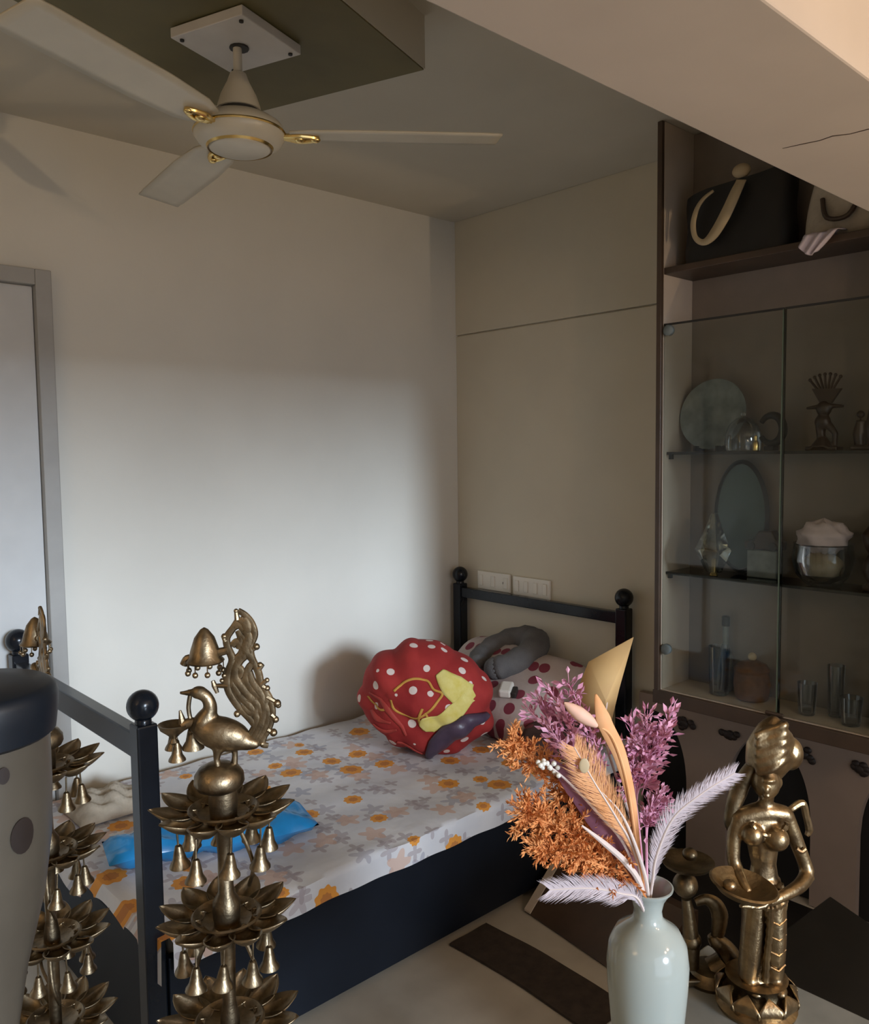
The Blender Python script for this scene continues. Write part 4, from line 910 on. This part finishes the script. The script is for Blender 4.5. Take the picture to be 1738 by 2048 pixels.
# ------------------------------------------------------------------ brass arch ornament behind the vase
op = at_z(1392, 1912, TZ)
op = Vector((1.205, 0.655, TZ))
orn = thing('brass_arch_lamp', op, FACE, 'dark brass oil lamp with curved arch, ball and tray behind the white vase', 'oil lamp')
s2_ = 1.37/fpx
def OP(px, py, dy=0.0): return Vector(((px-1395)*s2_, dy, (1905-py)*s2_))
MB().lathe([(0.040, 0.0), (0.042, 0.006), (0.034, 0.012), (0.030, 0.020), (0.012, 0.024)], (-0.01, 0, 0), 28).build('foot', m_brass3, orn)
MB().tube(catmull([OP(1385, 1890), OP(1418, 1870), OP(1412, 1845), OP(1392, 1825), OP(1388, 1815)], 6), lerp_list([0.020, 0.022, 0.016, 0.012, 0.008], 25), 12).build('curled_body', m_brass3, orn)
MB().tube(catmull([OP(1390, 1840), OP(1398, 1805), OP(1400, 1775), OP(1390, 1752), OP(1372, 1742), OP(1352, 1748)], 6), lerp_list([0.007, 0.012, 0.014, 0.012, 0.009, 0.007], 31), 12, flat=0.7).build('arch', m_brass3, orn)
MB().tube([OP(1345, 1880), OP(1345, 1830), OP(1338, 1770), OP(1334, 1740)], [0.012, 0.014, 0.010, 0.008], 12).ball(OP(1345, 1826), 0.016).build('stem', m_brass3, orn)
MB().ball(OP(1332, 1712), 0.020, 18, 12).build('ball', m_brass3, orn)
MB().lathe([(0.008, -0.012), (0.02, -0.010), (0.038, -0.002), (0.042, 0.004), (0.038, 0.003), (0.02, -0.004), (0.006, -0.006)], OP(1336, 1668), 28).build('tray', m_brass3, orn)
MB().tube([OP(1332, 1700), OP(1335, 1680)], 0.006).ball(OP(1340, 1650), (0.012, 0.012, 0.010)).build('wick_cup', m_brass3, orn)
MB().box(OP(1370, 1896), (0.085, 0.05, 0.012)).build('bar', m_brass3, orn, smooth=False, bevel=0.003)

# ------------------------------------------------------------------ tall brass lamps with swans
LS = 1.28/fpx
def lamp(loc, rz, label):
    t = thing('brass_tier_lamp', loc, rz, label, 'oil lamp', 'tall tiered brass lamps with swans')
    ZT = 1.005
    def LP(px, py, dy=0.0): return Vector(((px-447)*LS, dy, ZT+(1620-py)*LS*1.02))
    # column and foot
    MB().lathe([(0.012, 0.10), (0.011, 0.62), (0.015, 0.64), (0.015, 0.67), (0.010, 0.70), (0.012, 0.80), (0.016, 0.815), (0.021, 0.835), (0.021, 0.860), (0.012, 0.875), (0.011, 0.93), (0.013, 0.975), (0.020, 0.990), (0.022, 1.020), (0.021, 1.04), (0.028, 1.045)], seg=24).build('column', m_brass, t)
    MB().lathe([(0.11, 0.0), (0.112, 0.01), (0.09, 0.03), (0.06, 0.05), (0.03, 0.08), (0.018, 0.12), (0.012, 0.125)], seg=36).build('foot', m_brass, t)
    MB().lathe([(0.021, 1.035), (0.034, 1.042), (0.038, 1.050), (0.037, 1.062), (0.030, 1.072), (0.016, 1.079), (0.004, 1.081)], (-0.005, 0, 0), 30).build('dome', m_brass, t)
    # swan
    b = MB()
    b.ball(LP(448, 1467), (0.046, 0.024, 0.026), 18, 12, Matrix.Rotation(R(14), 4, 'Y'))
    b.tube(catmull([LP(410, 1462), LP(416, 1440), LP(427, 1418), LP(422, 1396), LP(408, 1385)], 5), lerp_list([0.020, 0.017, 0.011, 0.0095, 0.010], 21), 12)
    b.ball(LP(406, 1385), (0.013, 0.010, 0.0105)); b.tube([LP(398, 1384), LP(382, 1385), LP(366, 1386)], [0.006, 0.0045, 0.0028], 8)
    b.tube([LP(444, 1490, -.010), LP(440, 1512, -.010), LP(443, 1538, -.010)], [0.009, 0.0055, 0.006], 8); b.tube([LP(466, 1488, .010), LP(470, 1512, .010), LP(468, 1536, .010)], [0.008, 0.0052, 0.006], 8)
    b.ball(LP(436, 1540, -.011), (0.012, 0.008, 0.004)); b.ball(LP(462, 1540, .010), (0.012, 0.008, 0.004))
    b.tube([LP(480, 1478), LP(505, 1486), LP(522, 1490)], [0.018, 0.012, 0.006], 10)
    b.build('swan', m_brass, t, remesh=0.003)
    # filigree tail
    g = MB()
    curves = [
        ([(505, 1492), (522, 1468), (508, 1442), (482, 1412), (464, 1380), (464, 1350), (474, 1322), (466, 1298), (464, 1278), (478, 1258), (486, 1245)], 7.5),
        ([(518, 1490), (540, 1462), (550, 1428), (545, 1398), (530, 1372), (524, 1345), (512, 1318), (510, 1295), (519, 1272), (514, 1250), (502, 1234), (488, 1225)], 7.0),
        ([(512, 1485), (530, 1445), (522, 1412), (498, 1385), (478, 1352), (486, 1325), (504, 1306), (502, 1284), (488, 1272)], 8.5),
        ([(520, 1480), (540, 1440), (534, 1405), (512, 1380), (500, 1358), (508, 1335), (518, 1330)], 8.0),
        ([(505, 1470), (520, 1440), (505, 1412), (486, 1392), (474, 1370)], 8.0),
        ([(488, 1385), (498, 1400), (514, 1402), (520, 1390), (508, 1378)], 7.0),
        ([(474, 1322), (490, 1312), (496, 1296), (484, 1286), (474, 1294)], 7.5),
        ([(500, 1262), (508, 1278), (500, 1300), (512, 1318)], 10.0),
        ([(478, 1258), (490, 1252), (500, 1262), (496, 1246)], 8.0),
        ([(498, 1240), (504, 1252), (506, 1268)], 11.0),
        ([(470, 1345), (482, 1335), (492, 1345), (484, 1358)], 7.0),
        ([(535, 1470), (528, 1488), (540, 1492)], 6.0),
        ([(510, 1478), (535, 1425), (528, 1390), (512, 1366), (506, 1345)], 9.0),
        ([(490, 1410), (505, 1425), (520, 1420), (515, 1400)], 8.0),
        ([(470, 1375), (476, 1345), (482, 1322)], 7.0),
        ([(545, 1440), (536, 1412), (540, 1392), (530, 1372)], 8.0),
        ([(505, 1262), (498, 1248), (490, 1240)], 9.0),
        ([(486, 1300), (492, 1280), (486, 1264)], 7.0)]
    for cpts, r_ in curves:
        pts = catmull([LP(*p) for p in cpts], 5); N = len(pts)
        g.tube(pts, [r_*LS*1.12*(0.75+0.25*math.sin(PI*i/(N-1))) for i in range(N)], 8, flat=0.6)
    for (x, y, r_) in ((459, 1275, 6), (457, 1352, 6), (480, 1428, 7), (522, 1296, 7), (528, 1332, 6), (541, 1378, 6), (560, 1408, 8), (562, 1412, 6), (556, 1440, 7), (551, 1466, 8), (528, 1488, 6), (452, 1362, 5), (484, 1226, 5), (541, 1362, 5)):
        g.ball(LP(x, y), r_*LS, 8, 6)
    for (x, y, x2, y2) in ((540, 1395, 562, 1408), (548, 1430, 558, 1440), (540, 1460, 552, 1467), (515, 1300, 524, 1295), (464, 1372, 437, 1372), (437, 1372, 434, 1362), (437, 1372, 442, 1386), (525, 1340, 534, 1331), (462, 1285, 456, 1273), (488, 1418, 479, 1430), (529, 1370, 541, 1362), (532, 1374, 542, 1379), (486, 1243, 484, 1226)):
        g.tube([LP(x, y), LP(x2, y2)], [6*LS, 4*LS], 8)
    g.build('filigree_tail', m_brass, t)
    # canopy with tiny bells
    c = MB().lathe([(0.001, 0.043), (0.006, 0.040), (0.015, 0.028), (0.021, 0.010), (0.024, -0.002), (0.029, -0.008), (0.026, -0.011), (0.02, -0.008)], LP(420, 1312), 24)
    cn = c.build('canopy', m_brass, t)
    rgm = MB(); rgm.tube([LP(440, 1308), LP(466, 1302)], [0.007, 0.006], 8); rgm.tube(catmull([LP(398, 1318), LP(385, 1318), LP(377, 1330)], 4), [0.006]*9, 8); rgm.build('arm', m_brass, cn)
    for k in range(9):
        a = 2*PI*k/9+0.2; p = LP(420, 1312)+Vector((0.0265*math.cos(a), 0.0265*math.sin(a), -0.010))
        o = MB().tube([p, p+Vector((0, 0, -0.010))], 0.001, 5).ball(p+Vector((0, 0, -0.014)), 0.0046, 8, 6).build('bead', m_brass, cn)
    # oil dish on the breast
    ds = MB().lathe([(0.004, -0.030), (0.008, -0.026), (0.004, -0.020), (0.010, -0.014), (0.020, -0.006), (0.0235, 0.002), (0.021, 0.002), (0.012, -0.005), (0.003, -0.008)], LP(353, 1449), 22).tube(catmull([LP(372, 1450), LP(388, 1444), LP(404, 1448)], 4), 0.008, 10).tube([LP(372, 1446), LP(367, 1420)], [0.007, 0.002], 8).build('oil_dish', m_brass, t)
    MB().tube(catmull([LP(388, 1390), LP(384, 1415), LP(388, 1440), LP(396, 1456)], 5), 0.0035, 8).build('chain_loop', m_brass, t)
    bell = MB().lathe([(0.002, 0.030), (0.005, 0.028), (0.0075, 0.018), (0.010, 0.006), (0.015, -0.002), (0.0155, -0.005), (0.011, -0.004)], seg=18).tube([(0, 0, 0.029), (0, 0, 0.038)], 0.0018, 6)
    b1 = bell.build('bell', m_brass, ds); b1.location = LP(358, 1514); b1.scale = (0.85, 0.85, 0.85)
    b2 = link_copy(b1, ds, LP(343, 1500, .02)); b3 = link_copy(b1, t, LP(386, 1494, .012)); b3.scale = (1.1, 1.1, 1.1)
    MB().tube([LP(386, 1462), LP(386, 1475, .012)], 0.003, 6).build('hook', m_brass, t)
    # lotus tiers
    def petf(u, v):
        a = v*2-1; wd = 0.0225*math.sin(PI*min(1, 0.12+0.88*u))**0.75 if u < 1 else 0.0
        sh_ = math.sin(PI*min(0.98, 0.1+0.9*u))
        return (0.036+0.066*u, wd*a, 0.006+0.013*u*u-0.017*sh_*(1-a*a)*(1-0.2*u))
    pm = MB().grid(petf, 10, 6)
    P1 = None; BL = None
    for ti, (z, sc, nb) in enumerate(((1.0, 1.07, 8), (0.83, 1.04, 9), (0.66, 1.08, 8), (0.49, 1.12, 8), (0.32, 1.15, 8))):
        tr = MB().lathe([(0.010, -0.012), (0.026, -0.010), (0.046, 0.0), (0.054, 0.009), (0.051, 0.011), (0.044, 0.003), (0.026, -0.004), (0.010, -0.004)], seg=30).build('lotus_tier', m_brass, t)
        tr.location = (0, 0, z)
        for k in range(11):
            a = 2*PI*k/11+ti*0.23
            if P1 is None: o = P1 = pm.build('petal', m_brass, tr, solid=0.0018, angle=180)
            else: o = link_copy(P1, tr)
            o.rotation_euler = (0, 0, a); o.scale = (sc, sc, sc)
        for k in range(nb):
            a = 2*PI*k/nb+0.35+ti*0.3; r_ = 0.062*sc
            if BL is None: o = BL = MB().lathe([(0.002, 0.030), (0.005, 0.028), (0.0078, 0.018), (0.0105, 0.006), (0.0155, -0.002), (0.016, -0.005), (0.011, -0.004)], seg=18).tube([(0, 0, 0.029), (0, 0, 0.058)], 0.0016, 6).build('bell', m_brass, tr)
            else: o = link_copy(BL, tr)
            o.location = (r_*math.cos(a), r_*math.sin(a), -0.062-0.010*((k*7) % 3)/2.0); o.rotation_euler = (R(4)*math.sin(k*2.1), R(4)*math.cos(k), 0)
        if ti < 3:
            lk = MB()
            for sg in (-1, 1): lk.tube(catmull([(sg*0.012, 0, -0.004), (sg*0.030, -0.012, -0.028), (sg*0.046, -0.012, -0.075), (sg*0.036, 0, -0.115)], 5), 0.0032, 7)
            lk.build('curved_bracket', m_brass, tr)
    return t
l1p = at_depth(447, 1620, 1.28)
L1 = lamp((l1p.x, l1p.y, 0), FACE, 'tall tiered brass lamp with a swan on top, standing right of the black bedpost')
L2 = copy_tree(L1); L2.location = (0.478, 1.612, 0); L2.rotation_euler = (0, 0, FACE+R(-52)); L2.scale = (0.97, 0.97, 0.972)
L2['label'] = 'tall tiered brass lamp half hidden behind the dark-collared floor vase'

# ------------------------------------------------------------------ tall floor vase at the left edge
fvp = (0.295, 1.329, 0)
fv = thing('floor_vase', fvp, FACE, 'tall beige floor vase with a dark navy collar at the left edge', 'vase')
MB().lathe([(0.085, 0.0), (0.09, 0.01), (0.075, 0.05), (0.055, 0.20), (0.050, 0.45), (0.040, 0.60), (0.046, 0.70), (0.062, 0.79), (0.090, 0.90), (0.103, 0.99), (0.106, 1.07), (0.106, 1.15)], seg=40).build('vase_body', m_rope, fv)
MB().lathe([(0.109, 1.145), (0.115, 1.150), (0.119, 1.18), (0.120, 1.203), (0.116, 1.214), (0.108, 1.219), (0.060, 1.224), (0.01, 1.225)], seg=40).build('collar', m_navyglaze, fv)
for (a, z, wz, wy) in ((-28, 1.135, 0.022, 0.008), (-24, 1.03, 0.032, 0.016), (-60, 0.95, 0.03, 0.015)):
    pass
def spot(a, z, hz, hw):
    def g(u, v):
        th = 2*PI*u; q = v
        zz = z+hz*q*math.sin(th); aa = R(a)+hw/0.105*q*math.cos(th)
        zs = [(0.68, 0.055), (0.78, 0.064), (0.90, 0.090), (0.99, 0.103), (1.07, 0.107), (1.15, 0.108)]
        r_ = 0.108
        for i in range(5):
            if zs[i][0] <= zz <= zs[i+1][0]: r_ = zs[i][1]+(zs[i+1][1]-zs[i][1])*(zz-zs[i][0])/(zs[i+1][0]-zs[i][0])
        r_ += 0.0022
        return (r_*math.cos(aa), r_*math.sin(aa), zz)
    MB().grid(g, 18, 3).build('brown_blotch', m_spot, fv, angle=180)
spot(-40, 1.115, 0.012, 0.008); spot(-27, 1.02, 0.026, 0.018); spot(-70, 0.96, 0.03, 0.02)
